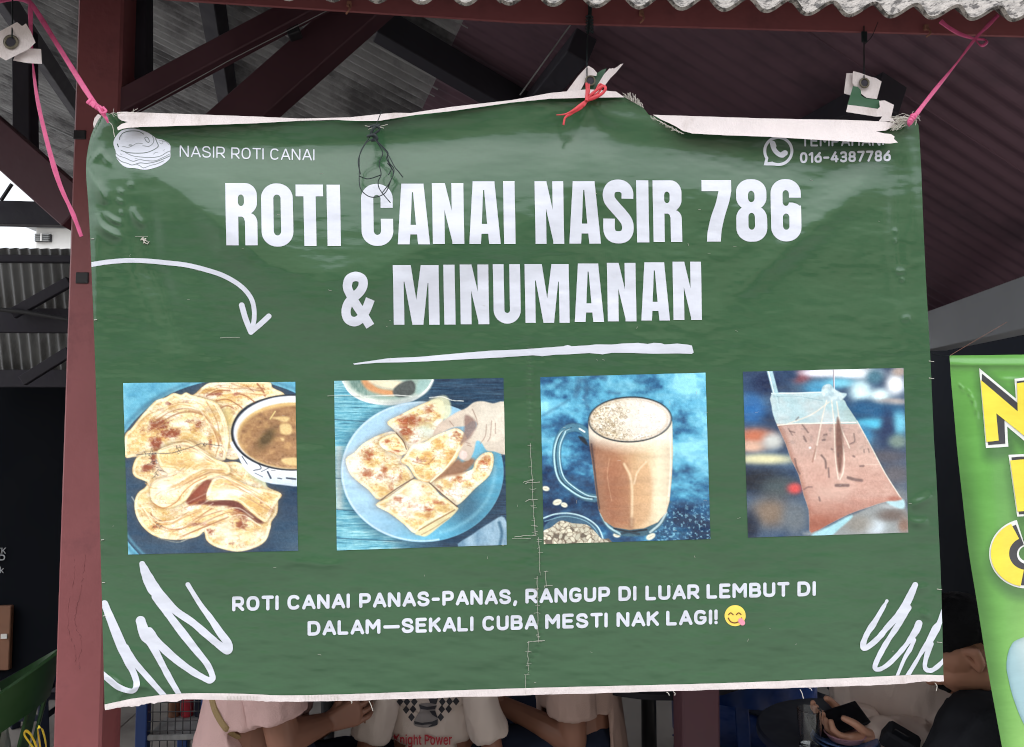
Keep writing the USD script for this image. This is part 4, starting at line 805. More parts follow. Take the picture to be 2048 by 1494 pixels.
    for p in ([(440, 1022), (560, 935), (700, 850)], [(640, 622), (615, 560), (560, 495)], [(820, 885), (920, 975), (1040, 1075)]): k.line(p, 9, (92, 62, 48), 5, .85)
    # held piece and the hand
    d, m = k.shape([(640, 660), (690, 590), (780, 570), (860, 520), (960, 480), (1040, 460), (1110, 520), (1100, 600), (1060, 640), (1020, 720), (940, 800), (830, 880), (720, 850), (660, 760), (600, 720)], (238, 208, 146), 5); bread(k, d, m, 37, [(750, 710, 60, 40, .7), (820, 740, 40, 20, .5), (1040, 500, 40, 40, .35)], lo=(226, 178, 100))
    k.shape([(820, 880), (940, 790), (1040, 700), (1080, 720), (1140, 690), (1180, 720), (1090, 810), (960, 840)], (150, 100, 70), 14, alpha=.9); k.line([(830, 880), (930, 790), (1010, 690), (1060, 590)], 12, (250, 234, 196), 6); k.line([(690, 720), (800, 740), (860, 690)], 9, (170, 110, 66), 7, .7)
    k.mix(np.exp(-((X - 740) / 60) ** 2 - ((Y - 610) / 40) ** 2) * .8, (252, 240, 226))
    hand = [(850, 510), (890, 430), (960, 380), (1040, 330), (1110, 300), (1170, 255), (1240, 245), (1320, 262), (1430, 275), (1440, 640), (1330, 640), (1270, 630), (1230, 570), (1190, 560), (1170, 640), (1130, 710), (1070, 700), (1050, 660), (1090, 580), (1150, 500), (1195, 430), (1160, 400), (1100, 440), (1010, 450), (920, 490)]
    d, m = k.shape(hand, (218, 206, 188), 5); k.mix(m * np.clip((1260 - X) / 400, 0, 1) * .5, (196, 160, 138)); k.mix(m * np.clip(k.noise(40, 60, 3, 9) * 2 - 1, 0, 1) * .6, (250, 236, 214)); k.mix(m * np.clip((Y - 480) / 300, 0, 1) * .35, (150, 116, 100))
    k.shape([(1095, 470), (1100, 360), (1150, 370), (1195, 430), (1150, 520), (1110, 560), (1060, 590), (1080, 530)], (142, 110, 100), 10, alpha=.85)
    for p in ([(1270, 430), (1260, 520), (1220, 580)], [(1310, 400), (1300, 520), (1280, 560)], [(1340, 420), (1340, 500)], [(1160, 310), (1190, 380), (1200, 430)], [(980, 400), (1010, 440)], [(1120, 590), (1150, 600)], [(1110, 570), (1140, 580)]): k.line(p, 7, (150, 112, 96), 7, .6)
    k.ellipse(1088, 668, 30, 34, (236, 206, 196), 6)
    k.line([(310, 205), (450, 202), (560, 198), (680, 206)], 6, (238, 238, 230), 3, .9); k.line([(820, 218), (920, 210), (1000, 238), (1090, 244)], 6, (238, 238, 230), 3, .9)
    return k.C

def paint_tea_mug(X, Y):
    k = Ink(X, Y, (90, 170, 200)); n1, n2, n3 = k.noise(240, 170, 5, 1), k.noise(60, 44, 4, 2), k.noise(16, 14, 3, 3)
    t = n1 * .75 + n2 * .35 - .06 + .18 * np.clip((X - 900) / 500, 0, 1) * np.clip((1100 - Y) / 300, -1, 1) - .28 * np.exp(-((X - 200) / 330) ** 2 - ((Y - 1050) / 260) ** 2) - .12 * np.clip((Y - 1050) / 300, 0, 1)
    k.C = k.ramp(np.clip(t, 0, 1), [(.24, (20, 42, 74)), (.4, (42, 92, 132)), (.55, (88, 168, 200)), (.72, (140, 212, 232))])
    k.mix(np.clip((n3 - .5) * 5, 0, 1) * np.clip((Y - 1080) / 120, 0, 1) * (X > 950) * .7, (24, 60, 88)); k.mix(np.clip((.44 - n3) * 6, 0, 1) * np.clip((Y - 1080) / 120, 0, 1) * (X > 950) * .6, (170, 226, 238))
    for p, w in (([(60, 410), (180, 340), (270, 280)], 12), ([(330, 240), (350, 180), (360, 120)], 50), ([(410, 250), (420, 180), (400, 120)], 40), ([(395, 260), (430, 340), (440, 380)], 18), ([(540, 100), (565, 110)], 36), ([(810, 130), (860, 140), (900, 130)], 24), ([(70, 500), (200, 490), (330, 505)], 18), ([(600, 220), (680, 230)], 22)): k.line(p, w, (44, 74, 108), 30, .5)
    # glass handle
    hp = [(425, 570), (380, 520), (300, 505), (225, 545), (180, 660), (180, 800), (215, 920), (300, 1000), (400, 1060), (480, 1075)]
    k.line(hp, 74, (44, 78, 100), 8, .6); k.line(hp, 62, (92, 142, 160), 10, .65); k.line([(x - 20, y + 8) for x, y in hp[2:]], 12, (190, 226, 232), 6, .95); k.line([(x + 22, y - 8) for x, y in hp[3:]], 9, (200, 232, 238), 5, .9); k.line([(x - 6, y) for x, y in hp[2:]], 8, (24, 52, 70), 6, .8)
    k.shape([(350, 575), (400, 590), (428, 650), (380, 620)], (30, 36, 46), 6); k.line([(360, 515), (400, 540)], 14, (226, 240, 240), 6)
    # oats in a glass bowl and loose flakes
    d, m = k.ellipse(290, 1440, 262, 240, (60, 92, 116), 4); k.line([(60, 1240), (160, 1205), (280, 1198), (400, 1230), (500, 1300), (545, 1390), (548, 1450)], 12, (196, 226, 232), 5, .9); k.line([(80, 1262), (240, 1222), (400, 1256), (490, 1330), (520, 1420)], 7, (150, 196, 210), 5, .7)
    r = np.random.default_rng(2); m = np.clip(-k.sdf([(60, 1350), (130, 1310), (210, 1255), (300, 1275), (420, 1290), (490, 1350), (540, 1400), (600, 1400), (580, 1460), (60, 1470)]) / 6, 0, 1); k.mix(m, (104, 92, 80))
    near = m > 0
    for _ in range(170):
        cx, cy = r.uniform(60, 590), r.uniform(1250, 1450); a = r.uniform(0, 3.14); c = np.array((236, 226, 200)) * r.uniform(.8, 1.04)
        dd = k.ell(cx, cy, r.uniform(22, 32), r.uniform(11, 17), a); k.mix(np.where(near, np.clip(.5 - dd / 5, 0, 1), 0) * m, np.minimum(c, 255)); k.mix(np.where(near, np.exp(-((dd - 2) / 3) ** 2), 0) * m * .45, (112, 92, 74))
    for cx, cy, rx, ry, a in ((88, 998, 30, 20, .2), (180, 1108, 38, 24, -.3), (236, 1130, 28, 20, .3), (660, 1375, 30, 18, .1), (935, 1385, 40, 24, -.5)): k.ellipse(cx, cy, rx, ry, (236, 230, 206), 4, a); k.ellipse(cx, cy + 2, rx * .5, 2.5, (170, 150, 120), 3, a, .7)
    # mug
    body = [(431, 452), (440, 640), (465, 800), (490, 1000), (515, 1170), (560, 1260), (640, 1310), (760, 1330), (880, 1318), (990, 1270), (1060, 1190), (1085, 1100), (1105, 900), (1113, 700), (1107, 452)]
    d, m = k.shape([(520, 1180), (560, 1290), (660, 1370), (800, 1385), (930, 1365), (1040, 1270), (1085, 1130), (1060, 1100), (560, 1120)], (62, 96, 112), 5); k.line([(530, 1200), (590, 1300), (690, 1365)], 16, (190, 222, 226), 8, .8); k.line([(1060, 1190), (1010, 1280), (930, 1350)], 18, (206, 226, 226), 8, .8); k.line([(640, 1320), (760, 1345), (900, 1330)], 14, (26, 34, 44), 8); k.line([(700, 1360), (760, 1350), (840, 1365)], 20, (40, 50, 60), 8, .8)
    d, m = k.shape(body, (196, 146, 106), 4, 1)
    u = np.clip((X - 450) / 640, 0, 1); v = np.clip((Y - 480) / 840, 0, 1)
    col = k.ramp(u, [(0, (96, 66, 58)), (.07, (156, 108, 82)), (.3, (172, 118, 86)), (.55, (206, 164, 122)), (.72, (226, 194, 152)), (.86, (240, 222, 188)), (1, (220, 200, 170))]); col = col + (np.array((246, 236, 216)) - col) * np.clip(1 - (Y - 560 - 60 * np.sin(u * 3.1)) / 110, 0, 1)[:, None] * .85
    k.C = k.C * (1 - m[:, None]) + m[:, None] * col
    k.shape([(560, 900), (600, 800), (670, 760), (730, 800), (765, 900), (770, 1100), (770, 1290), (660, 1280), (580, 1200)], (158, 98, 70), 26, alpha=.55); k.shape([(800, 960), (840, 830), (885, 780), (925, 830), (945, 950), (930, 1200), (860, 1290), (800, 1250)], (206, 156, 112), 20, alpha=.6)
    k.line([(720, 800), (770, 900), (785, 1040), (780, 1290)], 20, (236, 206, 166), 14, .8); k.line([(900, 780), (830, 860), (800, 960)], 14, (238, 212, 176), 12, .7); k.line([(600, 760), (585, 900), (620, 1100)], 6, (214, 170, 134), 8, .5); k.line([(780, 1250), (775, 1310)], 40, (120, 76, 56), 26, .4)
    k.line([(455, 640), (478, 820), (500, 1010), (520, 1160)], 13, (66, 52, 54), 9, .8); k.line([(1092, 560), (1096, 800), (1080, 1060)], 12, (252, 246, 230), 10, .7)
    d, m = k.ellipse(768, 440, 338, 186, (38, 40, 44), 4, -.03); d, m = k.ellipse(768, 440, 326, 174, (240, 230, 214), 5, -.03); k.mix(m * np.clip((X - 700) / 200, 0, 1) * .6, (246, 240, 238))
    fo, fb = k.noise(26, 22, 3, 5), k.noise(10, 9, 2, 6); lf = np.clip((760 - X) / 260, 0, 1) + .5 * np.clip((Y - 520) / 90, 0, 1)
    k.mix(m * np.clip(lf + .25, 0, 1) * np.clip((fo - .4) * 4, 0, 1) * .8, (212, 190, 152)); k.mix(m * lf * np.clip((fb - .56) * 8, 0, 1) * .8, (128, 104, 76)); k.mix(m * np.clip((fb - .66) * 9, 0, 1) * .5, (200, 180, 160)); k.mix(m * np.exp(-((d + 10) / 8) ** 2) * .35, (190, 160, 128))
    r = np.random.default_rng(9)
    for _ in range(60):
        cx, cy, q = r.uniform(460, 760), r.uniform(340, 590), r.uniform(6, 15); dd = k.ell(cx, cy, q, q * .8); k.mix(np.exp(-(dd / 2.5) ** 2) * m * .55, (150, 124, 90))
    return k.C

def paint_iced_drink(X, Y):
    k = Ink(X, Y, (60, 84, 110)); t = k.noise(200, 160, 3, 1)
    k.C = k.ramp(t, [(.2, (26, 36, 60)), (.5, (52, 74, 104)), (.8, (90, 110, 130))])
    def blob(cx, cy, rx, ry, c, a=1.0): k.mix(np.exp(-(((X - cx) / rx) ** 2 + ((Y - cy) / ry) ** 2) ** 1.6) * a, c)
    for q in ((140, 380, 110, 130, (40, 100, 160)), (240, 180, 130, 100, (30, 42, 72)), (520, 130, 80, 60, (130, 74, 84)), (440, 110, 60, 50, (40, 60, 90)), (160, 600, 160, 70, (196, 110, 80)), (130, 680, 130, 50, (222, 176, 150)), (300, 640, 90, 70, (206, 206, 200)), (220, 780, 260, 45, (226, 218, 170)), (180, 950, 260, 110, (24, 28, 40)), (350, 1000, 160, 90, (70, 80, 84)), (280, 1200, 180, 130, (128, 108, 92)), (480, 1240, 110, 150, (104, 110, 116)), (110, 1310, 90, 120, (30, 36, 52)), (470, 1010, 60, 45, (216, 78, 76)),
              (640, 100, 130, 34, (232, 224, 236)), (900, 100, 260, 50, (250, 250, 252)), (660, 220, 130, 60, (70, 150, 190)), (820, 180, 130, 40, (120, 200, 224)), (990, 250, 90, 90, (214, 244, 246)), (1100, 130, 70, 60, (70, 112, 130)), (1140, 280, 90, 60, (224, 246, 246)), (1260, 190, 80, 90, (255, 255, 255)), (1290, 90, 60, 40, (170, 150, 140)), (1230, 330, 130, 30, (190, 170, 160)), (1010, 370, 90, 60, (30, 70, 110)), (1100, 400, 260, 70, (40, 90, 130)), (1080, 500, 160, 46, (84, 190, 222)), (1290, 500, 70, 100, (110, 196, 222)), (1200, 560, 60, 180, (34, 50, 84)), (1010, 600, 80, 90, (60, 130, 170)), (1280, 640, 80, 60, (120, 140, 130)), (1180, 760, 200, 60, (84, 82, 92)), (1260, 900, 150, 100, (96, 92, 98)), (1290, 1080, 110, 90, (116, 120, 124))): blob(*q)
    k.shape([(560, 1380), (760, 1300), (920, 1215), (1100, 1130), (1240, 1100), (1340, 1160), (1380, 1240), (1380, 1400)], (150, 152, 150), 20, alpha=.95); blob(1100, 1310, 90, 60, (204, 216, 224)); blob(1240, 1220, 120, 50, (110, 96, 90)); blob(980, 1290, 120, 70, (140, 130, 118), .7); blob(1330, 1300, 50, 60, (140, 110, 96)); blob(1240, 1150, 90, 20, (170, 174, 176))
    k.shape([(600, 1380), (740, 1310), (900, 1225), (920, 1240), (830, 1320), (740, 1390)], (160, 208, 216), 8)
    k.shape([(1190, 1115), (1320, 1095), (1330, 1165), (1270, 1160)], (176, 212, 218), 8)
    bag = [(288, 262), (480, 258), (680, 252), (840, 300), (880, 360), (960, 480), (1080, 700), (1180, 890), (1290, 1060), (1310, 1100), (1200, 1110), (1040, 1160), (900, 1210), (740, 1290), (600, 1360), (585, 1300), (580, 1180), (540, 1060), (500, 900), (440, 780), (400, 660), (330, 510), (300, 430), (288, 360)]
    d, m = k.shape(bag, (196, 206, 206), 4, 2); liq = m * np.clip((Y - 500) / 6, 0, 1)
    k.mix(m * (Y < 500) * np.clip(k.noise(120, 90, 3, 4) * 1.6 - .4, 0, 1), (162, 206, 214)); k.mix(m * (Y < 505) * np.clip((X - 800) / 120, 0, 1) * .5, (150, 170, 160))
    v = np.clip((Y - 500) / 800, 0, 1); col = k.ramp(v, [(0, (192, 156, 144)), (.35, (206, 164, 148)), (.7, (198, 150, 134)), (1, (164, 98, 80))]); col = col + (np.array((222, 190, 174)) - col) * np.clip(k.noise(170, 130, 4, 6) * 2 - .85, 0, 1)[:, None] * .6
    col = col + (np.array((150, 92, 74)) - col) * np.clip(1 - (-d) / 46, 0, 1)[:, None] * np.clip((700 - X) / 200, 0, 1)[:, None] * .6; k.C = k.C * (1 - liq[:, None]) + liq[:, None] * col
    k.mix(liq * np.clip((X - 480) / 200, 0, 1) * np.clip((Y - 1080) / 220, 0, 1) * np.clip((900 - X) / 200, 0, 1) * .6, (160, 90, 68)); k.mix(liq * np.clip((.42 - k.noise(50, 36, 4, 11)) * 5, 0, 1) * np.clip((760 - Y) / 200, 0, 1) * .5, (120, 110, 110))
    k.line([(335, 512), (480, 500), (620, 498), (760, 492), (950, 490)], 9, (238, 236, 220), 5); k.line([(288, 262), (480, 260), (690, 252)], 8, (226, 242, 244), 4); k.line([(300, 290), (480, 285), (690, 320)], 5, (120, 160, 172), 5, .6); k.line([(300, 280), (340, 290), (345, 340)], 5, (130, 160, 170), 5, .6)
    k.shape([(250, 86), (296, 86), (342, 262), (296, 262)], (170, 204, 212), 4, 1); k.line([(262, 86), (306, 262)], 8, (226, 240, 242), 4); k.line([(318, 262), (340, 360), (350, 400)], 10, (196, 220, 222), 8, .6)
    k.line([(776, 70), (778, 210)], 12, (150, 140, 150), 5); k.line([(780, 70), (784, 250)], 5, (240, 230, 236), 3)
    d, m = k.shape([(680, 240), (700, 200), (745, 190), (780, 225), (830, 255), (878, 266), (850, 305), (800, 320), (720, 320), (690, 280)], (206, 222, 224), 5); k.mix(m * np.clip(k.noise(24, 30, 3, 3) * 3 - 1.2, 0, 1) * .7, (150, 180, 190))
    for p in ([(720, 320), (690, 440), (650, 640), (625, 780)], [(760, 320), (780, 520), (790, 760), (812, 935)], [(800, 330), (830, 520), (880, 640), (900, 690)], [(830, 560), (858, 760), (850, 880), (825, 940)], [(740, 330), (600, 430), (420, 500)]): k.line(p, 11, (240, 226, 208), 7, .75)
    k.shape([(800, 470), (815, 460), (840, 560), (850, 700), (835, 860), (815, 880), (800, 760), (792, 600)], (112, 74, 64), 10, alpha=.85); k.line([(640, 680), (610, 800)], 14, (160, 112, 96), 10, .6)
    for p, w in (([(500, 450), (480, 470)], 9), ([(530, 510), (575, 570)], 11), ([(700, 590), (720, 585)], 14), ([(690, 630), (706, 628)], 15), ([(760, 700), (765, 702)], 14), ([(545, 620), (560, 640), (540, 600)], 12), ([(680, 750), (710, 790), (716, 850)], 16), ([(735, 850), (740, 920)], 14), ([(890, 925), (940, 940), (995, 948)], 26), ([(795, 986), (890, 986)], 26), ([(985, 835), (1010, 833)], 15), ([(930, 755), (938, 760)], 15), ([(935, 580), (940, 640), (905, 660)], 10), ([(545, 1018), (570, 1000), (605, 998)], 9), ([(660, 1080), (668, 1105)], 14), ([(1015, 705), (1015, 725)], 8), ([(1048, 700), (1055, 725)], 8), ([(470, 780), (490, 860), (510, 895)], 14), ([(430, 560), (470, 570)], 8), ([(810, 740), (812, 760)], 16), ([(420, 540), (450, 590)], 7)): k.line(p, w * .9, (84, 66, 66), 12, .62)
    k.line([(960, 480), (1080, 700), (1180, 890), (1300, 1080)], 9, (228, 222, 208), 6, .8); k.line([(1020, 820), (1140, 822)], 5, (226, 206, 186), 4, .6); blob(1250, 1090, 50, 20, (176, 112, 96)); blob(590, 690, 10, 10, (255, 255, 255))
    return k.C

def photo_print(quad, x0, y0, s, paint, n, label):
    q = np.array(quad, float); a, b = np.meshgrid(np.linspace(0, 1, n), np.linspace(0, 1, n)); a, b = a.ravel()[:, None], b.ravel()[:, None]
    p = q[0] * (1 - a) * (1 - b) + q[1] * a * (1 - b) + q[2] * a * b + q[3] * (1 - a) * b
    X, Y = (p[:, 0] - x0) * s, (p[:, 1] - y0) * s; C = paint(X, Y)
    g = lambda q, sd: (meshkit.fbm(np.stack([X / q, Y / q, np.full_like(X, sd)], -1), 2, sd) - .5)[:, None]
    gr = C.mean(1, keepdims=True); C = gr + (C - gr) * 0.9 + np.array((4, 6, 6))
    C = np.clip((C - 118) * 1.1 + 116 + 24 * g(9, 2) + 10 * g(30, 3), 4, 250)
    weave = 1 + 0.035 * np.sin(p[:, 0] * 1.55) * np.sin(p[:, 1] * 1.45)
    i, j = np.meshgrid(np.arange(n - 1), np.arange(n - 1), indexing='ij'); k = (i * n + j).ravel()
    f = np.vstack([np.stack([k, k + n, k + n + 1], 1), np.stack([k, k + n + 1, k + 1], 1)])
    put('photo_print', trimesh.Trimesh(surf(p[:, 0], p[:, 1], 0.0006), f, process=False), 'vinyl_photo_ink', ban, normals=surf_n(p[:, 0], p[:, 1]), color=np.clip(lin(C) * weave[:, None], 0, 1), label=label)
N_INK = 290
photo_print([(246, 766), (590.5, 763.7), (596.3, 1101.6), (256.4, 1109)], 230, 740, 3.932, paint_bread_plate, N_INK, 'printed picture of flat breads with a bowl of curry')
photo_print([(668, 761.8), (1007, 755.8), (1013.7, 1089.7), (673.8, 1100.8)], 650, 740, 3.932, paint_cut_bread, N_INK, 'printed picture of a hand lifting a piece of stuffed bread')
photo_print([(1080.6, 754.3), (1411, 745.4), (1421, 1078), (1087.8, 1088.2)], 1070, 730, 4.038, paint_tea_mug, N_INK, 'printed picture of a frothy milk tea in a glass mug')
photo_print([(1485.8, 743.4), (1807, 735.8), (1816.4, 1065), (1496, 1075.2)], 1470, 720, 3.932, paint_iced_drink, N_INK, 'printed picture of an iced drink in a tied plastic bag')

# ---- mended rips and scuffs
r = np.random.default_rng(21); threads = []
def thread(pts, w=0.0005, off=0.0012): threads.append(tube(surf(*np.asarray(pts, float).T, off), w, 4))
seam = spline([(1061, 886), (1063, 940), (1066, 1000), (1069, 1046), (1071, 1070)], 6)
for S in (seam, spline([(1077, 1075), (1079, 1110), (1080, 1146)], 6), spline([(1074, 1152), (1075, 1200), (1077, 1285)], 6), spline([(1091, 1142), (1092, 1172)], 3), spline([(1057, 1282), (1056, 1310), (1057, 1342)], 4), spline([(1051, 1350), (1051, 1389)], 3)):
    S = S + r.normal(0, 0.35, S.shape); thread(S, 0.00032)
    L_ = np.ptp(S[:, 1])
    for _ in range(int(L_ / 13)):
        c = S[r.integers(len(S))] + (0, r.uniform(-5, 5)); a, b = r.uniform(1, 8, 2); thread([c - (a, r.uniform(-1, 1)), c, c + (b, r.uniform(-1, 1))], 0.00022)
for c, a, b in (((1069, 1071), 40, 4), ((1062, 965), 12, 18), ((1056, 962), 10, 10), ((1065, 1000), 14, 10), ((1074, 1282), 20, 16), ((1091, 1172), 2, 14)):
    thread([(c[0] - a, c[1] + 3), (c[0] - a / 2, c[1] + r.uniform(-1, 1)), c, (c[0] + b, c[1] - 1)], 0.0004)
for x0, x1, y in ((270, 296, 473.5), (1024, 1062, 1077), (655, 720, 792), (440, 480, 676)): thread([(x0, y), ((x0 + x1) / 2, y - .8), (x1, y - .3)], 0.0003)
for k_ in range(9): c = np.array([287 + r.normal(0, 3), 479 + r.normal(0, 4)]); thread([c, c + r.normal(0, 3, 2), c + r.normal(0, 4, 2)], 0.0009)
for _ in range(70):
    c = np.array([r.uniform(215, 1850), r.uniform(340, 1370)]); v = np.array([r.uniform(2, 7), r.uniform(-1.5, 1.5)]); v = v if r.random() < .75 else v[::-1]
    thread([c - v / 2, c + r.normal(0, .4, 2), c + v / 2], r.uniform(.00014, .0003), 0.0007)
for y in (478, 640, 1080, 1165, 1232): thread([(np.interp(y, [225, 480, 640, 950, 1400], [190, 182, 188, 199, 210]), y), (np.interp(y, [225, 480, 640, 950, 1400], [196, 188, 194, 205, 216]), y - .5)], .0006)
for y in (722, 756, 1178, 1284): thread([(1858, y), (1868, y + 1)], .0006) if y < 800 else thread([(1874, y), (1884, y + 1)], .0006)
put('repair_thread', cat(*threads), 'thread', ban, kind='stuff')
fr = []
for (x, y) in [(1249 + t * 38, 194 + t * 22) for t in np.linspace(0, 1, 24)]:
    h = r.uniform(6, 20) * (1.15 - abs((x - 1268) / 26)); fr.append(tube(P(np.array([x, x - 1 + r.normal(0, 1), x - 3 + r.normal(0, 2)]), np.array([y, y - h * .6, y - h]), BY - .004 + r.normal(0, .002)), .0005, 4))
for (x, y) in [(1308 + t * 60, 236 + t * 32) for t in np.linspace(0, 1, 34)]:
    fr.append(tube(P(np.array([x, x - 4 + r.normal(0, 1.5), x - 7 + r.normal(0, 3)]), np.array([y, y + r.uniform(-3, 1), y - 3 + r.uniform(-3, 5)]), BY - .014 + r.normal(0, .002)), .0005, 4))
for _ in range(46):
    x, y = 1787 + r.normal(0, 5), 240 + r.uniform(-8, 22); e = np.array([1822, 238]) + r.normal(0, 4, 2)
    fr.append(tube(P(np.array([x, (x + e[0]) / 2 + r.normal(0, 4), e[0]]), np.array([y, (y + e[1]) / 2 + r.normal(0, 5), e[1]]), BY - .012 + r.normal(0, .004)), .00045, 4))
for _ in range(16):
    a = r.uniform(0, 6.28); q = r.uniform(5, 15); fr.append(tube(P(np.array([1828, 1828 + q * .6 * math.cos(a), 1828 + q * math.cos(a + .4)]), np.array([236, 236 + q * .6 * math.sin(a), 236 + q * math.sin(a + .4)]), BY - .015), .00045, 4))
for _ in range(14):
    x = 234 + r.uniform(-20, 34); fr.append(tube(P(np.array([x, x + r.normal(0, 4), x + r.normal(0, 8)]), np.array([226, 224 + r.normal(0, 3), 226 + r.normal(0, 5)]), BY - .012), .0004, 4))
fr.append(tube(P(*spline([(214, 240), (224, 250), (227, 262), (229, 274)], 5).T, BY - .014), .0007, 4))
for x, y, l in ((1600, 1379, 18), (1333, 1384, 7), (1346, 1383, 8), (738, 1402, 20), (700, 1401, 6), (1618, 1376, 5), (1870, 1366, 16)):
    fr.append(tube(P(*spline([(x, y), (x + 4, y + l * .4), (x + 5 + r.normal(0, 3), y + l)], 5).T, BY - .002), .0007, 4))
put('frayed_thread', cat(*fr), 'thread', ban, kind='stuff')
# ================================================================= strings, cords and torn eyelet tabs
pbr('pink_raffia', lin(214, 92, 138), 0.35, 0.2, 40)
pbr('red_string', lin(206, 62, 70), 0.45, 0.2, 60)
pbr('green_scrap', lin(50, 92, 64), 0.4, 0.1)
def pxs(pts, Y):
    p = np.array(pts, float); Y = p[:, 2] if p.shape[1] > 2 else Y
    return P(p[:, 0], p[:, 1], Y)
def ribbon(pts, Y, wpx, flat=0.25, n=8, noise_=0.0, seed=0, axis=(0, 1, 0)):
    q = spline(pxs(pts, Y), n); r = np.random.default_rng(seed)
    w = np.broadcast_to(np.asarray(wpx, float), len(pts)); w = np.interp(np.linspace(0, 1, len(q)), np.linspace(0, 1, len(pts)), w) / F * 1.5 / 2
    w = w * (1 + 0.25 * ndimage.gaussian_filter1d(r.normal(0, 1, len(q)), 2))
    return tube(q + r.normal(0, noise_, q.shape), np.maximum(w, 3e-4), 8, flat, axis)
t = thing('pink_string', 'pink raffia string at the upper left corner, one end hanging beside the post', 'string', P(60, 0, 1.55))
put('tied_strand', ribbon([(0, 3, 1.58), (30, -2, 1.57), (56, 3, 1.56), (70, 18, 1.55), (120, 98, 1.53), (170, 178, 1.5), (196, 216, 1.485)], 1.5, [7, 8, 11, 9, 11, 10, 9], 0.25, 10, 0, 1), 'pink_raffia', t)
put('hanging_strand', ribbon([(60, 2, 1.555), (61, 34, 1.55), (62, 66, 1.55), (66, 130, 1.55), (76, 205, 1.55), (98, 298, 1.55), (120, 370, 1.55), (146, 428, 1.55), (163, 473, 1.55)], 1.5, [8, 10, 7, 4, 8, 9, 9, 9, 7], 0.3, 10, 0, 2), 'pink_raffia', t)
put('knot', cat(ribbon([(178, 201, 1.48), (190, 210, 1.478), (204, 222, 1.48), (209, 232, 1.482)], 1.48, [16, 13, 9, 8], 0.3, 6, 0.0006, 3), ribbon([(196, 214, 1.475), (204, 226, 1.472), (212, 222, 1.476), (206, 214, 1.48)], 1.48, 5, .6, 6, 0, 4), ribbon([(200, 222, 1.48), (212, 236, 1.478), (216, 246, 1.482)], 1.48, [7, 6, 4], .4, 6, 0, 5)), 'pink_raffia', t)
t = thing('pink_string', 'pink raffia string with a small bow at the upper right corner', 'string', P(1960, 60, 1.53))
put('tied_strand', ribbon([(1996, 30, 1.57), (1975, 52, 1.56), (1951, 77, 1.55), (1912, 128, 1.53), (1870, 180, 1.51), (1836, 224, 1.49), (1820, 248, 1.484)], 1.5, [8, 8, 6, 5, 8, 9, 7], 0.3, 8, 0, 6), 'pink_raffia', t)
put('bow', cat(ribbon([(1881, 42, 1.54), (1896, 54, 1.54), (1920, 68, 1.545), (1950, 78, 1.55)], 1.5, [13, 10, 10, 8], .3, 6, 0, 7), ribbon([(1950, 78, 1.55), (1958, 88, 1.54), (1966, 91, 1.535), (1974, 84, 1.54), (1968, 79, 1.55), (1954, 78, 1.55)], 1.5, 6, .4, 6, 0, 8)), 'pink_raffia', t)
put('knot', ribbon([(1833, 228, 1.484), (1826, 234, 1.48), (1820, 242, 1.48), (1818, 250, 1.484)], 1.5, [9, 14, 10, 7], .6, 6, .0006, 9), 'pink_raffia', t)
t = thing('red_string', 'red plastic string knotted in a bow at the top centre of the green banner', 'string', P(1172, 200, 1.48))
Yr = 1.476
put('bow', cat(ribbon([(1173, 166, Yr), (1174, 182, Yr), (1173, 202, Yr - .004)], Yr, [5, 6, 7], .8, 6, 0, 1), ribbon([(1178, 168, Yr), (1177, 186, Yr), (1172, 204, Yr)], Yr, 5, .8, 6, 0, 2),
    ribbon([(1172, 203, Yr), (1182, 190, Yr - .005), (1196, 178, Yr - .008), (1207, 172, Yr - .008), (1211, 178, Yr - .01), (1203, 188, Yr - .008), (1186, 196, Yr - .005), (1173, 201, Yr)], Yr, [6, 6, 7, 6, 6, 7, 8, 7], .7, 8, 0, 3),
    ribbon([(1174, 200, Yr), (1190, 184, Yr - .004), (1199, 169, Yr - .005), (1205, 172, Yr - .006), (1198, 184, Yr - .006), (1180, 198, Yr - .003)], Yr, 4.5, .7, 8, 0, 4)), 'red_string', t)
put('tail', ribbon([(1173, 202, Yr), (1160, 212, Yr - .004), (1146, 221, Yr - .004), (1132, 228, Yr), (1113, 230, Yr)], Yr, [8, 8, 6, 4, 2.5], .7, 8, 0, 5), 'red_string', t)
put('tail', ribbon([(1170, 206, Yr), (1158, 218, Yr - .003), (1140, 228, Yr), (1130, 236, Yr), (1127, 250, Yr)], Yr, [7, 6, 6, 5, 3.5], .7, 8, 0, 6), 'red_string', t)
put('tail', ribbon([(1172, 204, Yr), (1168, 211, Yr - .003), (1160, 215, Yr - .002)], Yr, [6, 5, 4], .7, 6, 0, 7), 'red_string', t)
t = thing('black_cord', 'loose tangle of thin black cord dangling over the title of the green banner', 'cord', P(745, 262, 1.47))
k2 = lambda pts: [(512 + x / 3.557, y / 3.557) for x, y in pts]
Yk = 1.474
for i, pts in enumerate(([(820, 960), (770, 1030), (738, 1100), (735, 1200), (740, 1330), (790, 1390), (850, 1402), (920, 1370), (960, 1280), (976, 1220), (930, 1130), (938, 1085), (860, 1000)], [(840, 980), (890, 1060), (900, 1100), (876, 1160), (890, 1240), (870, 1290), (882, 1350), (957, 1443)],
                         [(850, 1000), (930, 1085), (985, 1185), (1010, 1215), (1046, 1262)], [(738, 1255), (800, 1272), (890, 1245)], [(932, 1080), (945, 1150), (982, 1210), (950, 1300), (895, 1375)], [(835, 985), (780, 1020), (735, 1110), (728, 1170), (745, 1240)], [(935, 1160), (962, 1200), (942, 1245)])):
    q = spline(pxs([(a, b, Yk - .006 * math.sin(3.1 * j / len(pts)) - .0022 * (i % 3)) for j, (a, b) in enumerate(k2(pts))], Yk), 8)
    put('strand', tube(q, 0.00105, 6), 'cord_black', t)
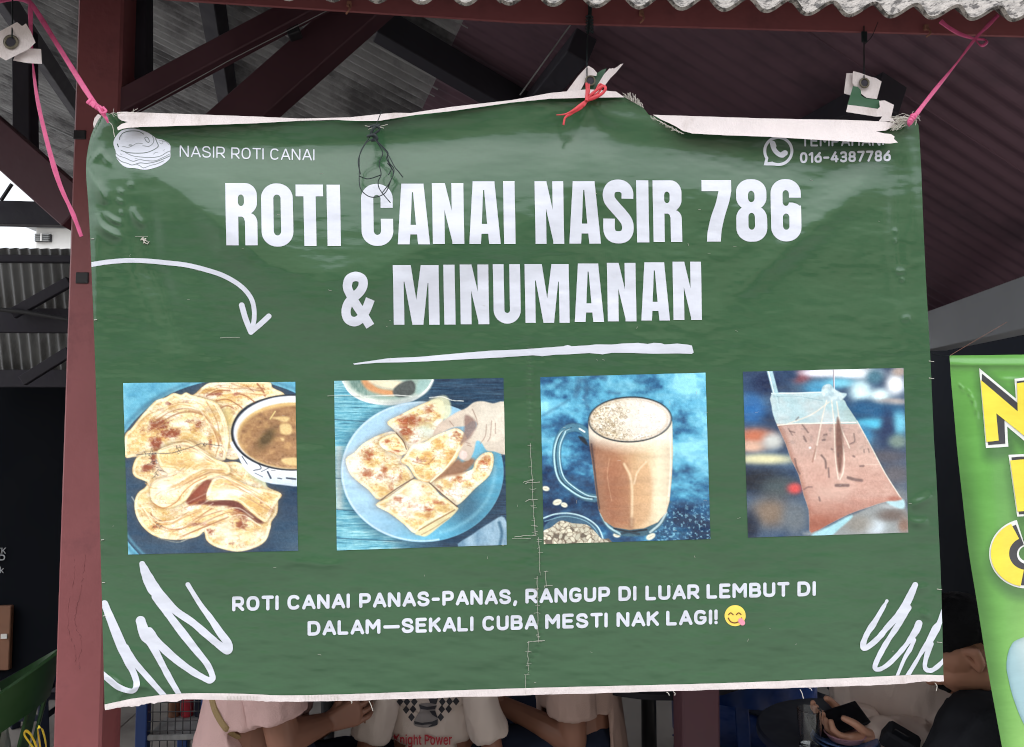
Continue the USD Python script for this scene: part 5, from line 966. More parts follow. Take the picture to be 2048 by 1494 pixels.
put('knot', cat(*[ribbon([(a, b, Yk - c) for a, b, c in zip(*np.array(k2(p)).T, (0, .004, .002, 0))], Yk, 6, .8, 6, 0, i) for i, p in enumerate(([(800, 905), (850, 895), (880, 920), (830, 960)], [(880, 890), (840, 910), (820, 950), (850, 985)], [(790, 970), (840, 960), (860, 990), (820, 1000)]))]), 'cord_black', t)
put('strand', tube(spline(pxs([(*a, Yk) for a in k2([(835, 925), (862, 870), (890, 800), (897, 790)])], Yk), 6), 0.001, 6), 'cord_black', t)
put('bristle', cat(*[tube(pxs([(*a, Yk), (*b, Yk - .006)], Yk), 0.0005, 4) for a, b in (k2([(845, 905), (775, 895)]), k2([(860, 905), (938, 885)]), k2([(850, 900), (800, 920)]), k2([(860, 900), (910, 912)]))]), 'thread', t)

def grommet(cx, cy, Y, r_out, r_in, parent):
    c = P(cx, cy, Y); a = np.linspace(0, 2 * np.pi, 25); s = Y / F
    rows = [np.stack([c[0] + s * q * np.cos(a), np.full(25, c[1] - z), c[2] + s * q * np.sin(a)], 1) for q, z in ((r_out, 0), (r_out * .96, .0016), ((r_out + r_in) / 2, .0026), (r_in * 1.08, .0016), (r_in, -.002))]
    put('eyelet_ring', loft(rows), 'steel_dark', parent, smooth=True)
    put('eyelet_hole', trimesh.Trimesh(np.vstack([[c + (0, -.0006, 0)], np.stack([c[0] + s * r_in * np.cos(a[:-1]), np.full(24, c[1] - .0006), c[2] + s * r_in * np.sin(a[:-1])], 1)]), [(0, i + 1, (i + 1) % 24 + 1) for i in range(24)], process=False), 'dark_timber', parent)
pbr('steel_dark', lin(112, 106, 92), 0.35, 0.25, 60, metallic=0.8)
def flap(pts, Y, mat, parent, name='torn_flap', bend=0.004, seed=0):
    V, T = cells(Polygon(pts).buffer(0), 4)
    n = meshkit.fbm(np.stack([V[:, 0] / 26, V[:, 1] / 26, np.full(len(V), seed * 3.1)], -1), 2, seed) - .5
    p = P(V[:, 0], V[:, 1], Y + bend * 2 * n)
    put(name, trimesh.Trimesh(p, T, process=False), mat, parent, smooth=True)
def cord(pts, Y, parent, w=0.0014, mat='cord_black'): put('cord', tube(spline(pxs(pts, Y), 6), w, 6), mat, parent)
t = thing('eyelet_tab', 'torn white banner corner with a brass eyelet, at the far upper left', 'eyelet tab', P(30, 90, 1.52), group='torn eyelet tabs')
flap([(60, 97), (82, 98), (84, 128), (54, 126), (26, 121), (30, 112)], 1.525, 'vinyl_back', t, seed=1)
flap([(34, 44), (44, 52), (52, 47), (62, 64), (71, 85), (58, 98), (12, 121), (-8, 110), (-14, 70)], 1.515, 'vinyl_back', t, seed=2)
grommet(22, 84, 1.512, 15, 9, t); cord([(25, -20, 1.58), (25, 30, 1.53), (24, 76, 1.508)], 1.5, t)
t = thing('eyelet_tab', 'torn eyelet tab standing up behind the red bow at top centre', 'eyelet tab', P(1180, 160, 1.52), group='torn eyelet tabs')
k3 = lambda pts: [(1100 + x / 8.3, 100 + y / 8.3) for x, y in pts]
flap(k3([(780, 385), (860, 330), (940, 305), (900, 400), (820, 520), (740, 660), (560, 660), (500, 655), (640, 560)]), 1.508, 'green_scrap', t, seed=3)
flap(k3([(250, 720), (290, 670), (470, 430), (600, 290), (640, 262), (720, 310), (782, 380), (770, 432), (690, 420), (600, 470), (560, 570), (490, 700)]), 1.503, 'vinyl_back', t, seed=4)
flap(k3([(760, 640), (800, 560), (900, 400), (990, 302), (1010, 312), (1040, 300), (1065, 308), (1130, 270), (1170, 235), (1220, 225), (1180, 272), (1100, 370), (1000, 470), (900, 600), (860, 660)]), 1.5, 'vinyl_back', t, seed=5)
grommet(1180.5, 161.5, 1.499, 11.5, 7.4, t); cord([(1179, 26, 1.59), (1176, 60, 1.56), (1174, 110, 1.52), (1174, 152, 1.497)], 1.5, t)
put('cord_wrap', cat(*[ribbon([(1172, 34 + 6 * i, 1.588), (1179, 31 + 6 * i, 1.582), (1186, 35 + 6 * i, 1.588)], 1.585, 5, .8, 5, 0, i) for i in range(6)], ribbon([(1178, -10, 1.59), (1180, 20, 1.588), (1176, 66, 1.57)], 1.58, 8, .7, 6)), 'cord_black', t)
t = thing('eyelet_tab', 'white and green torn eyelet scrap hanging above the white strip at upper right', 'eyelet tab', P(1728, 180, 1.52), group='torn eyelet tabs')
k4 = lambda pts: [(1536 + x / 3.557, y / 3.557) for x, y in pts]
flap(k4([(558, 520), (605, 520), (660, 560), (640, 640), (600, 682), (540, 665)]), 1.524, 'vinyl_back', t, seed=6)
flap(k4([(605, 505), (660, 520), (720, 542), (770, 556), (808, 580), (792, 640), (775, 705), (700, 695), (640, 650), (600, 590)]), 1.518, 'vinyl_back', t, seed=7)
flap(k4([(605, 612), (640, 618), (660, 640), (664, 680), (692, 698), (795, 712), (800, 780), (565, 748)]), 1.513, 'green_scrap', t, seed=8)
flap(k4([(568, 745), (700, 762), (780, 775), (796, 760), (790, 718), (830, 714), (896, 746), (878, 826), (770, 830), (555, 796)]), 1.510, 'vinyl_back', t, seed=9)
flap(k4([(826, 812), (868, 822), (902, 862), (788, 862)]), 1.506, 'vinyl_back', t, seed=10)
grommet(1728.6, 166, 1.514, 11.5, 7, t); cord([(1728, 52, 1.6), (1728, 90, 1.58), (1728, 158, 1.512)], 1.5, t)
put('cord_wrap', rbox(P(1724, 84, 1.594), P(1733, 64, 1.598), .002), 'cord_black', t)
put('cord', tube(spline(pxs([(1730, 88, 1.59), (1744, 72, 1.592), (1756, 44, 1.594)], 1.59), 6), .0008, 5), 'cord_black', t)

# ================================================================= the neighbouring banner
vinyl('vinyl_lime', None, 0.22, 0.15)
vinyl('ink_lemon', lin(244, 222, 70), 0.3, 0.15); vinyl('ink_black', lin(50, 50, 54), 0.3, 0.15); vinyl('ink_paper', lin(232, 234, 228), 0.3, 0.15); vinyl('ink_ice', None, 0.3, 0.15)
nb = thing('banner', 'bright lime green banner with yellow lettering at the right edge', 'banner', P(2060, 1494, 1.52))
def nb_depth(x, y):
    d = 0.010 * np.sin((x - 1900 - (y - 711) * 0.12) / 26.0) * np.clip((y - 760) / 300, 0.05, 1) * np.exp(-np.maximum(x - 2010, 0) / 120)
    d += 0.02 * (x - 1900) / 500 + 0.004 * (meshkit.fbm(np.stack([x / 120, y / 160, 0 * x], -1), 3, 5) - .5)
    d += 0.003 * crease(x, y, [(1932, 775), (1945, 800), (1958, 850)], 3) + .0025 * crease(x, y, [(1918, 768), (1924, 776), (1928, 784)], 3) + .002 * crease(x, y, [(1998, 760), (2030, 757), (2060, 758)], 3) + .006 * crease(x, y, [(1890, 726), (2000, 728), (2300, 726)], 7, 1, False)
    return 1.535 - d
def nprint(name, poly, mat, off, color=None):
    V, T = cells(poly, 6); x, y = V[:, 0], V[:, 1]; e = 0.8
    f = lambda a, b: P(a, b, nb_depth(a, b) - off)
    n = np.cross(f(x + e, y) - f(x - e, y), f(x, y - e) - f(x, y + e)); n /= np.linalg.norm(n, axis=1, keepdims=True); n *= np.sign(np.sum(n * (EYE - f(x, y)), -1, keepdims=True))
    put(name, trimesh.Trimesh(f(x, y), T, process=False), mat, nb, normals=n, color=None if color is None else color(x, y))
edge = spline([(1899, 711), (1902, 758), (1908, 826), (1914.6, 901.6), (1925, 997), (1937, 1100), (1954, 1205), (1974, 1330), (2004, 1494), (2030, 1640)], 5)
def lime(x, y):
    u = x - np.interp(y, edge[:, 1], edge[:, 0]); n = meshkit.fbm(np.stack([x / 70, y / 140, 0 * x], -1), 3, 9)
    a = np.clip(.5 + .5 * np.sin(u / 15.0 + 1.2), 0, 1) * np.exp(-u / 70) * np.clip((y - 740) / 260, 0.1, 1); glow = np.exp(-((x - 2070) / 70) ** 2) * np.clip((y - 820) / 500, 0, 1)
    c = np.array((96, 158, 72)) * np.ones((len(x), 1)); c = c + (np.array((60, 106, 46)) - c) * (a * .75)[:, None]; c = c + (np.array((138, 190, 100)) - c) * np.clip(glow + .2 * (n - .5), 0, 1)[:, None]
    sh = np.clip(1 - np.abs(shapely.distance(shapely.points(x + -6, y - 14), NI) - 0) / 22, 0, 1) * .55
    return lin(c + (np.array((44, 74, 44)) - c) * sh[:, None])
nz = lambda pts: [(1860 + x / 2.93, 690 + y / 2.93) for x, y in pts]
Nw = Polygon(nz([(288, 135), (503, 314), (495, 198), (622, 183), (650, 655), (560, 568), (452, 478), (459, 596), (328, 604)]))
Nb = Polygon(nz([(305, 168), (514, 340), (509, 213), (612, 200), (634, 606), (556, 528), (436, 430), (441, 578), (342, 586), (338, 560), (304, 215)]))
Ny = Polygon(nz([(297, 204), (514, 389), (510, 224), (604, 212), (624, 580), (552, 532), (388, 400), (403, 560), (331, 568)]))
Iw = Polygon(nz([(460, 644), (650, 632), (666, 996), (511, 1006)])); Ib = Polygon(nz([(478, 658), (640, 648), (655, 984), (522, 992)])); Iy = Polygon(nz([(470, 676), (632, 664), (646, 966), (513, 976)]))
def ringp(cx, cy, ro, ri, a0, a1, kx=1.0): 
    a = np.radians(np.linspace(a0, a1, 40)); return Polygon(nz(np.vstack([np.stack([cx + ro * kx * np.cos(a), cy + ro * np.sin(a)], 1), np.stack([cx + ri * kx * np.cos(a[::-1]), cy + ri * np.sin(a[::-1])], 1)])))
Gw = ringp(570, 1222, 205, 45, 40, 254, 1.09); Gb = ringp(572, 1226, 184, 58, 60, 250, 1.08); Gy = ringp(568, 1222, 194, 96, 100, 244, 1.09)
NI = unary_union([Nw, Iw, Gw]).buffer(0)
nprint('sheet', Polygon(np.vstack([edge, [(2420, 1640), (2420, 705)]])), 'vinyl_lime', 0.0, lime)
for nm, w_, b_, y_ in (('headline_letter', Nw, Nb, Ny), ('headline_letter', Iw, Ib, Iy), ('headline_letter', Gw, Gb, Gy)):
    nprint(nm + '_outline', w_.buffer(0), 'ink_paper', .0006); nprint(nm + '_shadow', b_.buffer(0), 'ink_black', .0011); nprint(nm, y_.buffer(0), 'ink_lemon', .0016)
ice = Polygon(spline([(2180, 1235), (2048, 1274), (2021, 1293.5), (2013, 1330), (2018, 1363), (2028, 1400), (2048, 1449), (2090, 1520), (2200, 1560)], 5))
nprint('printed_shape', ice.buffer(0), 'ink_ice', .0006, lambda x, y: lin(np.array((160, 194, 200)) + (np.array((196, 212, 208)) - np.array((160, 194, 200))) * np.clip(.5 + .5 * np.sin((x - y * .4) / 22), 0, 1)[:, None] - np.array((70, 60, 60)) * np.exp(-shapely.distance(shapely.points(x, y), ice.exterior)[:, None] / 4) * .6))
put('eyelet_cord', tube(pxs([(1900, 711, 1.53), (1952, 680, 1.6), (2014, 644, 1.72)], 1.4), 0.0005, 5), 'rust', nb)
put('eyelet_cord', tube(spline(pxs([(1900, 711, 1.53), (1884, 711, 1.55), (1866, 708, 1.62)], 1.4), 4), 0.0007, 5), 'cord_black', nb)
# ================================================================= people at the tables behind the banner
M3 = manifold3d.Manifold
def ball(c, r, n=20): return M3.sphere(r, n).translate(tuple(map(float, c)))
def hull(*cr): return M3.batch_hull([ball(c, r) for c, r in cr])
def chain(*cr): return M3.batch_boolean([hull(a, b) for a, b in zip(cr, cr[1:])], manifold3d.OpType.Add)
def union(ms): return M3.batch_boolean(list(ms), manifold3d.OpType.Add)
def soft(m, edge=0.01, it=8, wrinkle=0.0, seed=0, ws=(9, 9, 16)):
    m = m.refine_to_length(edge).to_mesh()
    t = trimesh.Trimesh(np.array(m.vert_properties[:, :3]), np.array(m.tri_verts), process=True)
    trimesh.smoothing.filter_taubin(t, lamb=0.5, nu=0.52, iterations=it)
    if wrinkle:
        n = meshkit.fbm(t.vertices * np.array(ws), 3, seed); ridge = 1 - np.abs(2 * n - 1) * 1.4
        t.vertices = t.vertices + t.vertex_normals * (wrinkle * (ridge - .45))[:, None]
    return t
unit = lambda v: np.asarray(v, float) / max(np.linalg.norm(v), 1e-9)
def hand(wrist, fwd, palm_n, s=1.0, side=1, curl=0.7, spread=1.0):
    """palm with four fingers and a thumb; palm_n points out of the palm, side +1 puts the thumb along cross(fwd, palm_n)"""
    f = unit(fwd); n = unit(np.asarray(palm_n, float) - f * np.dot(palm_n, f)); a = np.cross(f, n) * side
    K = lambda x, y, z: wrist + s * (f * x + a * y + n * z)
    parts = [M3.batch_hull([ball(K(x, y, 0), r * s) for x, y, r in ((0.005, .014, .017), (.005, -.014, .017), (.08, .03, .012), (.084, .01, .0125), (.08, -.012, .012), (.07, -.03, .0115))])]
    for y, L, b in ((.030, .068, .96), (.010, .076, 1), (-.011, .070, 1.04), (-.030, .056, 1.1)):
        p, ang, seq = K(.078, y, 0), curl * .35, [(K(.06, y, 0), .0100 * s)]
        seq.append((p, .0092 * s))
        for seg, k in ((.45, .8), (.30, 1.0), (.25, .7)):
            d = f * math.cos(ang) + n * math.sin(ang) + a * (y * 2.2 * spread)
            p = p + unit(d) * L * seg * s; ang += curl * k * b; seq.append((p, (.0088 - .0012 * len(seq) / 3) * s))
        parts.append(chain(*seq))
    parts.append(chain((K(.018, .018, .004), .0135 * s), (K(.045, .042, .014), .0112 * s), (K(.068, .05, .024 + .012 * curl), .0098 * s), (K(.088, .048 - .01 * curl, .034 + .016 * curl), .008 * s)))
    return union(parts)
def person(label, J, skin, shirt_mat, trouser_mat, hair_mat='hair_black', s=1.0, long_sleeve=False, head_dir=(0, -1, 0), head_up=(0, 0, 1), seed=0, beard=False, hands=(.8, .8), palms=((0, 0, -1), (0, 0, -1)), hand_dirs=(None, None), group=None, belly=1.0, sleeve=0.62):
    J = {k: np.asarray(v, float) for k, v in J.items()}
    base = (J['ankle0'] + J['ankle1']) / 2 * np.array([1, 1, 0])
    t = thing('person', label, 'person', base, group)
    f = unit(head_dir); u = unit(np.asarray(head_up, float) - f * np.dot(head_up, f)); l = np.cross(u, f); hc = J['head']; q = s if s > .85 else .92
    H = lambda x, y, z: hc + q * (f * x + l * y + u * z)
    hip, chest, neck = (J['hip0'] + J['hip1']) / 2, J['chest'], J['neck']
    ax = unit(J['sh1'] - J['sh0'])
    skull = [hull((H(.012, 0, .022), .083 * q), (H(-.028, 0, .028), .084 * q)), hull((H(.045, .024, -.02), .046 * q), (H(.045, -.024, -.02), .046 * q), (H(.056, 0, -.098), .024 * q), (H(.0, .038, -.06), .036 * q), (H(.0, -.038, -.06), .036 * q)),
             hull((H(.088, 0, .008), .009 * q), (H(.106, 0, -.028), .0125 * q), (H(.09, 0, -.036), .012 * q)), hull((H(.093, .0, -.036), .012 * q), (H(.088, .014, -.036), .009 * q), (H(.088, -.014, -.036), .009 * q)),
             hull((H(.083, .016, -.064), .009 * q), (H(.083, -.016, -.064), .009 * q), (H(.087, 0, -.062), .009 * q)), hull((H(.08, .014, -.074), .009 * q), (H(.08, -.014, -.074), .009 * q), (H(.084, 0, -.075), .0085 * q)),
             hull((H(.086, .035, .026), .010 * q), (H(.092, .012, .022), .010 * q)), hull((H(.086, -.035, .026), .010 * q), (H(.092, -.012, .022), .010 * q))]
    for e in (1, -1): skull += [chain((H(-.008, e * .078, .026), .012 * q), (H(-.02, e * .087, .016), .0125 * q), (H(-.014, e * .084, -.012), .0105 * q), (H(-.002, e * .077, -.026), .008 * q), (H(.002, e * .074, .012), .009 * q))]
    body = skull + [chain((hc + q * (-u * .04 - f * .012), .062 * q), (neck, .058 * s), (chest + (neck - chest) * .7, .07 * s))]
    body += [chain((J['sh0'], .058 * s), (chest, .10 * s), (J['sh1'], .058 * s)), hull((chest + ax * .07 * s, .10 * s), (chest - ax * .07 * s, .10 * s), (hip + ax * .06 * s, .115 * s), (hip - ax * .06 * s, .115 * s))]
    for i in (0, 1):
        e, w = J[f'el{i}'], J[f'wr{i}']
        body.append(chain((J[f'sh{i}'], .054 * s), ((J[f'sh{i}'] + e) / 2, .047 * s), (e, .041 * s), (e * .65 + w * .35, .041 * s), (w, .027 * s)))
        hd = hand_dirs[i] if hand_dirs[i] is not None else w - e
        body.append(hand(w + unit(hd) * .01 * s, hd, palms[i], s, 1 if i == 0 else -1, hands[i]))
        k, a = J[f'knee{i}'], J[f'ankle{i}']
        body.append(chain((J[f'hip{i}'], .09 * s), (k, .058 * s), (k * .6 + a * .4, .055 * s), (a, .038 * s), (a + unit((k - J[f'hip{i}']) * (1, 1, 0)) * .12 * s - np.array([0, 0, .04 * s]), .03 * s)))
    bm = soft(union(body), 0.0085, 7); bm.vertices[:, 2] = np.maximum(bm.vertices[:, 2], 0.004)
    put('body', bm, skin, t, smooth=True)
    for e in (1, -1): put('eye', trimesh.creation.icosphere(2, .0105 * q).apply_translation(H(.083, e * .031, .006)), 'eye_white', t, smooth=True)
    # hair
    cap = hull((H(.012, 0, .03), .091 * q), (H(-.03, 0, .032), .092 * q)) + hull((H(-.03, 0, .0), .082 * q), (H(-.05, 0, -.03), .05 * q))
    cut = M3.batch_hull([ball(H(.05, y, z), .004) for y in (-.13, .13) for z in (.05, -.2)] + [ball(H(.2, y, z), .004) for y in (-.13, .13) for z in (.08, -.2)] + [ball(H(-.05, y, -.2), .004) for y in (-.13, .13)] + [ball(H(-.042, y, .024), .004) for y in (-.13, .13)])
    hm = soft(cap - cut, 0.008, 5); n = meshkit.fbm(hm.vertices * 130, 3, seed) - .5; hm.vertices = hm.vertices + hm.vertex_normals * (.008 * n)[:, None]
    put('hair', hm, hair_mat, t, smooth=True)
    if beard:
        bd = union([chain((H(.06, .022, -.088), .022), (H(.068, 0, -.1), .0245), (H(.06, -.022, -.088), .022)), chain((H(.086, .022, -.056), .0085), (H(.096, 0, -.05), .009), (H(.086, -.022, -.056), .0085))])
        b = soft(bd, .007, 5); b.vertices += b.vertex_normals * (.005 * (meshkit.fbm(b.vertices * 160, 2, 3) - .5))[:, None]; put('beard', b, hair_mat, t, smooth=True)
    # shirt with sleeves that end open around the arms
    sh = [hull((chest + ax * .085 * s, .118 * s), (chest - ax * .085 * s, .118 * s), (hip + ax * .075 * s, .136 * s * belly), (hip - ax * .075 * s, .136 * s * belly)), chain((J['sh0'], .07 * s), (chest + (neck - chest) * .55, .078 * s), (J['sh1'], .07 * s)), hull((chest, .118 * s), (J['sh0'], .07 * s), (J['sh1'], .07 * s))]
    for i in (0, 1):
        e, w, a = J[f'el{i}'], J[f'wr{i}'], J[f'sh{i}']
        if long_sleeve: sh += [chain((a, .072 * s), ((a + e) / 2, .066 * s), (e, .06 * s)), chain((e, .06 * s), (e * .5 + w * .5, .052 * s), (w * .96 + e * .04, .042 * s))]
        else: sh.append(hull((a, .07 * s), (a * (1 - sleeve) + e * sleeve + np.array([0, 0, .0]), .072 * s)))
    sm = union(sh)
    if not long_sleeve:                                            # flat hem across each sleeve
        for i in (0, 1):
            a, e = J[f'sh{i}'], J[f'el{i}']; d = unit(e - a); c = a * (1 - sleeve) + e * sleeve + d * .012
            fr = np.eye(3); side1 = unit(np.cross(d, (0.3, 1, 0.2))); fr = np.stack([side1, np.cross(d, side1), d], 1)
            bx = M3.cube((.22, .22, .12), True).translate((0, 0, .06)); T = np.hstack([fr, c[:, None]]); sm = sm - bx.transform(T)
    collar = hull((neck + (neck - chest) * .1, .062 * s), (neck + (neck - chest) * .9, .07 * s)); sm = sm - collar
    smesh = soft(sm, 0.010, 6, .017, seed + 1, (13, 13, 5)); put('shirt', smesh, shirt_mat, t, smooth=True)
    tr = [hull((hip + ax * .06 * s, .132 * s), (hip - ax * .06 * s, .132 * s), (J['hip0'], .1 * s), (J['hip1'], .1 * s))]
    for i in (0, 1):
        k, a = J[f'knee{i}'], J[f'ankle{i}']; tr.append(chain((J[f'hip{i}'], .102 * s), (k, .075 * s), (a + (k - a) * .12, .06 * s)))
    put('trousers', soft(union(tr), 0.014, 5, .01, seed + 2), trouser_mat, t, smooth=True)
    for i in (0, 1):
        k, a = J[f'knee{i}'], J[f'ankle{i}']; fw = unit((k - J[f'hip{i}']) * (1, 1, 0)); z = np.array([0, 0, 1])
        shoe = hull((a * (1, 1, 0) - fw * .03 + z * .04, .038), (a * (1, 1, 0) + fw * .16 * s + z * .032, .03), (a * (1, 1, 0) + fw * .05 + z * .05, .042)); m = soft(shoe, .014, 4); m.vertices[:, 2] = np.maximum(m.vertices[:, 2], .002); put('shoe', m, 'dark_metal', t, smooth=True)
    return t, smesh
def seated(hipx, hipy, face, s=1.0, lean=0.12, seat=0.46, tuck=0.05):
    """joints of a person on a chair; face is the heading (0 = +x, 90 = away from the camera)"""
    a = math.radians(face); f = np.array([math.cos(a), math.sin(a), 0]); l = np.array([-f[1], f[0], 0]); z = np.array([0, 0, 1.0])
    hip = np.array([hipx, hipy, seat + .09 * s]); up = z * math.cos(lean) + f * math.sin(lean)
    J = {'hip0': hip - l * .09 * s, 'hip1': hip + l * .09 * s, 'chest': hip + up * .36 * s, 'neck': hip + up * .53 * s, 'sh0': hip + up * .475 * s - l * .17 * s, 'sh1': hip + up * .475 * s + l * .17 * s, 'head': hip + up * .68 * s + f * .03 * s}
    for i, e in ((0, -1), (1, 1)):                                  # 0 is the right side
        J[f'knee{i}'] = hip + l * e * .12 * s + f * .42 * s - z * .02; J[f'ankle{i}'] = (hip + l * e * .12 * s + f * (.42 - tuck) * s) * (1, 1, 0) + z * .08 * s
        J[f'el{i}'] = J[f'sh{i}'] - z * .26 * s + f * .08 * s + l * e * .04 * s; J[f'wr{i}'] = J[f'el{i}'] + f * .2 * s + z * .08 * s - l * e * .04 * s
    return J, f
def skinm(name, c): pbr(name, lin(*c), 0.5, 0.1, 12, 0.05, 200)
skinm('skin_brown', (138, 96, 78)); skinm('skin_tan', (166, 118, 96)); skinm('skin_light', (190, 142, 118))
pbr('hair_black', lin(9, 9, 12), 0.6, 0.3, 60, 0.6, 300, stretch=(1, 1, 3), spec=0.15); pbr('eye_white', lin(215, 210, 205), 0.3, 0.05)
cloth = lambda n, c: pbr(n, lin(*c), 0.9, 0.06, 8, 0.35, 500, spec=0.2)
cloth('shirt_pink', (202, 168, 164)); cloth('shirt_white', (198, 184, 176)); cloth('shirt_beige', (176, 150, 140)); cloth('shirt_cream', (214, 196, 186)); cloth('shirt_black', (26, 27, 32)); cloth('shirt_mint', (214, 220, 208)); cloth('denim_dark', (34, 42, 62)); cloth('khaki_strap', (150, 128, 92)); cloth('bag_navy', (40, 44, 66))

pbr('black_gloss', lin(14, 15, 18), 0.12, 0.1); pbr('blue_paint', lin(30, 58, 112), 0.45, 0.15, 8); pbr('plastic_green', lin(36, 68, 34), 0.35, 0.1, 6); pbr('plastic_blue', lin(18, 46, 100), 0.3, 0.1, 6); pbr('plastic_navy', lin(24, 29, 44), 0.6, 0.1, 6, spec=.25)
pbr('table_laminate', lin(40, 39, 44), 0.7, 0.1, 5, spec=.2); pbr('plate_blue', lin(70, 96, 140), 0.25, 0.1, 6); pbr('plate_pink', lin(170, 130, 140), 0.25, 0.1, 6); pbr('yellow_plastic', lin(228, 204, 64), 0.3, 0.12, 30); pbr('wood_brown', lin(128, 88, 66), 0.6, 0.2, 6); pbr('paper_white', lin(225, 222, 216), 0.8, 0.05)
# seated on the left: pink shirt, facing right, hands raised over the table
c = P(470, 1440, 2.12); J, f_ = seated(c[0] + .0, 2.14, 14, 1.0, .16)
J.update(sh0=P(528, 1290, 2.0), el0=P(566, 1478, 1.97), wr0=P(652, 1446, 2.14), el1=P(600, 1475, 2.42), wr1=P(664, 1440, 2.26))
pink, pmesh = person('person in a pale pink T-shirt seated sideways, hands raised over a table', J, 'skin_brown', 'shirt_pink', 'denim_dark', s=1.0, head_dir=(.95, .1, -.2), seed=3, hands=(1.0, 1.0), palms=((0, 1, .2), (0, -1, .2)), hand_dirs=((1, .05, .35), (1, -.1, .4)), group='people seated behind the green banner', sleeve=.72)
def on_mesh(mesh, px, py, lift):
    """points where the given lines of sight meet a mesh, lifted off it towards the viewer"""
    d = P(px, py, 1.0) - EYE; d /= np.linalg.norm(d, axis=1, keepdims=True); o = np.tile(EYE, (len(d), 1))
    hit, ray, _ = mesh.ray.intersects_location(o, d, multiple_hits=False)
    out = np.full((len(d), 3), np.nan); out[ray] = hit - d[ray] * lift
    return out
q = spline([(418, 1360), (424, 1400), (434, 1430), (456, 1462), (486, 1480), (520, 1490), (560, 1500)], 8); w = on_mesh(pmesh, q[:, 0], q[:, 1], .004); w = w[~np.isnan(w[:, 0])]
if len(w) > 3:
    t = thing('shoulder_bag', 'navy shoulder bag on a khaki strap worn by the person in the pink shirt', 'bag', w[-1] * (1, 1, 0) + (0, 0, .5))
    put('strap', tube(ndimage.gaussian_filter1d(w, 1.5, axis=0), .008, 8, .35, (0, 1, 0)), 'khaki_strap', t)
    put('pouch', soft(hull((w[-1] + (.03, -.02, -.01), .035), (w[-1] + (.05, .0, -.14), .045), (w[-1] + (-.06, .0, -.14), .045), (w[-1] + (.06, .02, -.02), .035)), .015, 4), 'bag_navy', t, smooth=True)

# child facing the camera, chess print on the shirt
c = P(868, 1440, 2.28); s_ = .74; J, f_ = seated(c[0], 2.36, -92, s_, .02, .40)
J.update(sh0=P(778, 1338, 2.26), sh1=P(946, 1336, 2.26), el0=P(733, 1498, 2.26), el1=P(985, 1496, 2.26), wr0=P(752, 1600, 2.16), wr1=P(966, 1600, 2.16))
child, cmesh = person('child in a white T-shirt with a chess piece print, facing the camera', J, 'skin_brown', 'shirt_white', 'denim_dark', s=s_, head_dir=(0, -1, -.1), seed=9, hands=(.6, .6), palms=((0, 0, -1), (0, 0, -1)), hand_dirs=((0, -1, -.2), (0, -1, -.2)), group='people seated behind the green banner', sleeve=.78, belly=.92)
def shirt_print(poly, mat, lift, name='shirt_print', **kw):
    V, T = cells(poly, 2.5); w = on_mesh(cmesh, V[:, 0], V[:, 1], lift); ok = ~np.isnan(w[:, 0]).any() if w.ndim == 1 else ~np.isnan(w[:, 0])
    T = T[ok[T].all(1)]; used, inv = np.unique(T, return_inverse=True)
    if len(used): put(name, trimesh.Trimesh(w[used], inv.reshape(-1, 3), process=False), mat, child, smooth=True, **kw)
pbr('print_black', lin(40, 40, 48), 0.7, 0.1); pbr('print_grey', lin(128, 122, 122), 0.7, 0.2, 30); pbr('print_red', lin(176, 44, 58), 0.7, 0.1)
kx = lambda pts: [(680 + x / 4.876, 1360 + y / 4.876) for x, y in pts]
dia = lambda cx, cy: Polygon(kx([(cx, cy - 42), (cx + 33, cy), (cx, cy + 42), (cx - 33, cy)]))
shirt_print(unary_union([dia(*p) for p in ((585, 212), (652, 212), (725, 212), (645, 290), (712, 285), (697, 362), (998, 212), (1068, 210), (1132, 208), (992, 285), (1060, 283), (982, 362), (565, 130), (690, 130), (1040, 130), (1110, 130))]), 'print_black', .002, 'chequer_print', kind='stuff')
shirt_print(Polygon(kx(spline([(770, 240), (820, 226), (900, 226), (945, 250), (930, 300), (955, 380), (945, 440), (840, 466), (730, 446), (722, 400), (760, 330), (780, 290)], 4, True))).buffer(0), 'print_grey', .002)
shirt_print(unary_union([Polygon(kx(p)) for p in ([(770, 240), (850, 262), (940, 250), (925, 285), (850, 292), (785, 282)], [(722, 400), (800, 418), (900, 405), (952, 382), (950, 438), (850, 464), (900, 430), (800, 440), (728, 430)], [(870, 300), (930, 300), (950, 370), (900, 340)], [(860, 180), (960, 170), (940, 236), (880, 226)])]).buffer(0), 'print_black', .003, 'chess_piece_shading', kind='stuff')
tm = meshkit.text_mesh('Knight Power', 1.0, 0.01, True); tf = tm.faces[tm.face_normals[:, 2] > .9]
tp = unary_union([Polygon(tm.vertices[k][:, :2]) for k in tf]).buffer(.001).simplify(.035); bx = tp.bounds
tp = shapely.transform(tp, lambda p: np.stack([788 + (p[:, 0] - bx[0]) / (bx[2] - bx[0]) * 116, 1495.5 - (p[:, 1] - bx[1]) / (bx[3] - bx[1]) * 27], 1)).buffer(0)
serif = unary_union([Polygon([(785, 1471), (796, 1473), (793, 1480), (790, 1476)]), Polygon([(850, 1470), (862, 1472), (872, 1477), (858, 1476)]), Polygon([(786, 1493), (792, 1488), (797, 1495)])])
shirt_print(tp | serif, 'print_red', .008, 'shirt_lettering', kind='stuff')

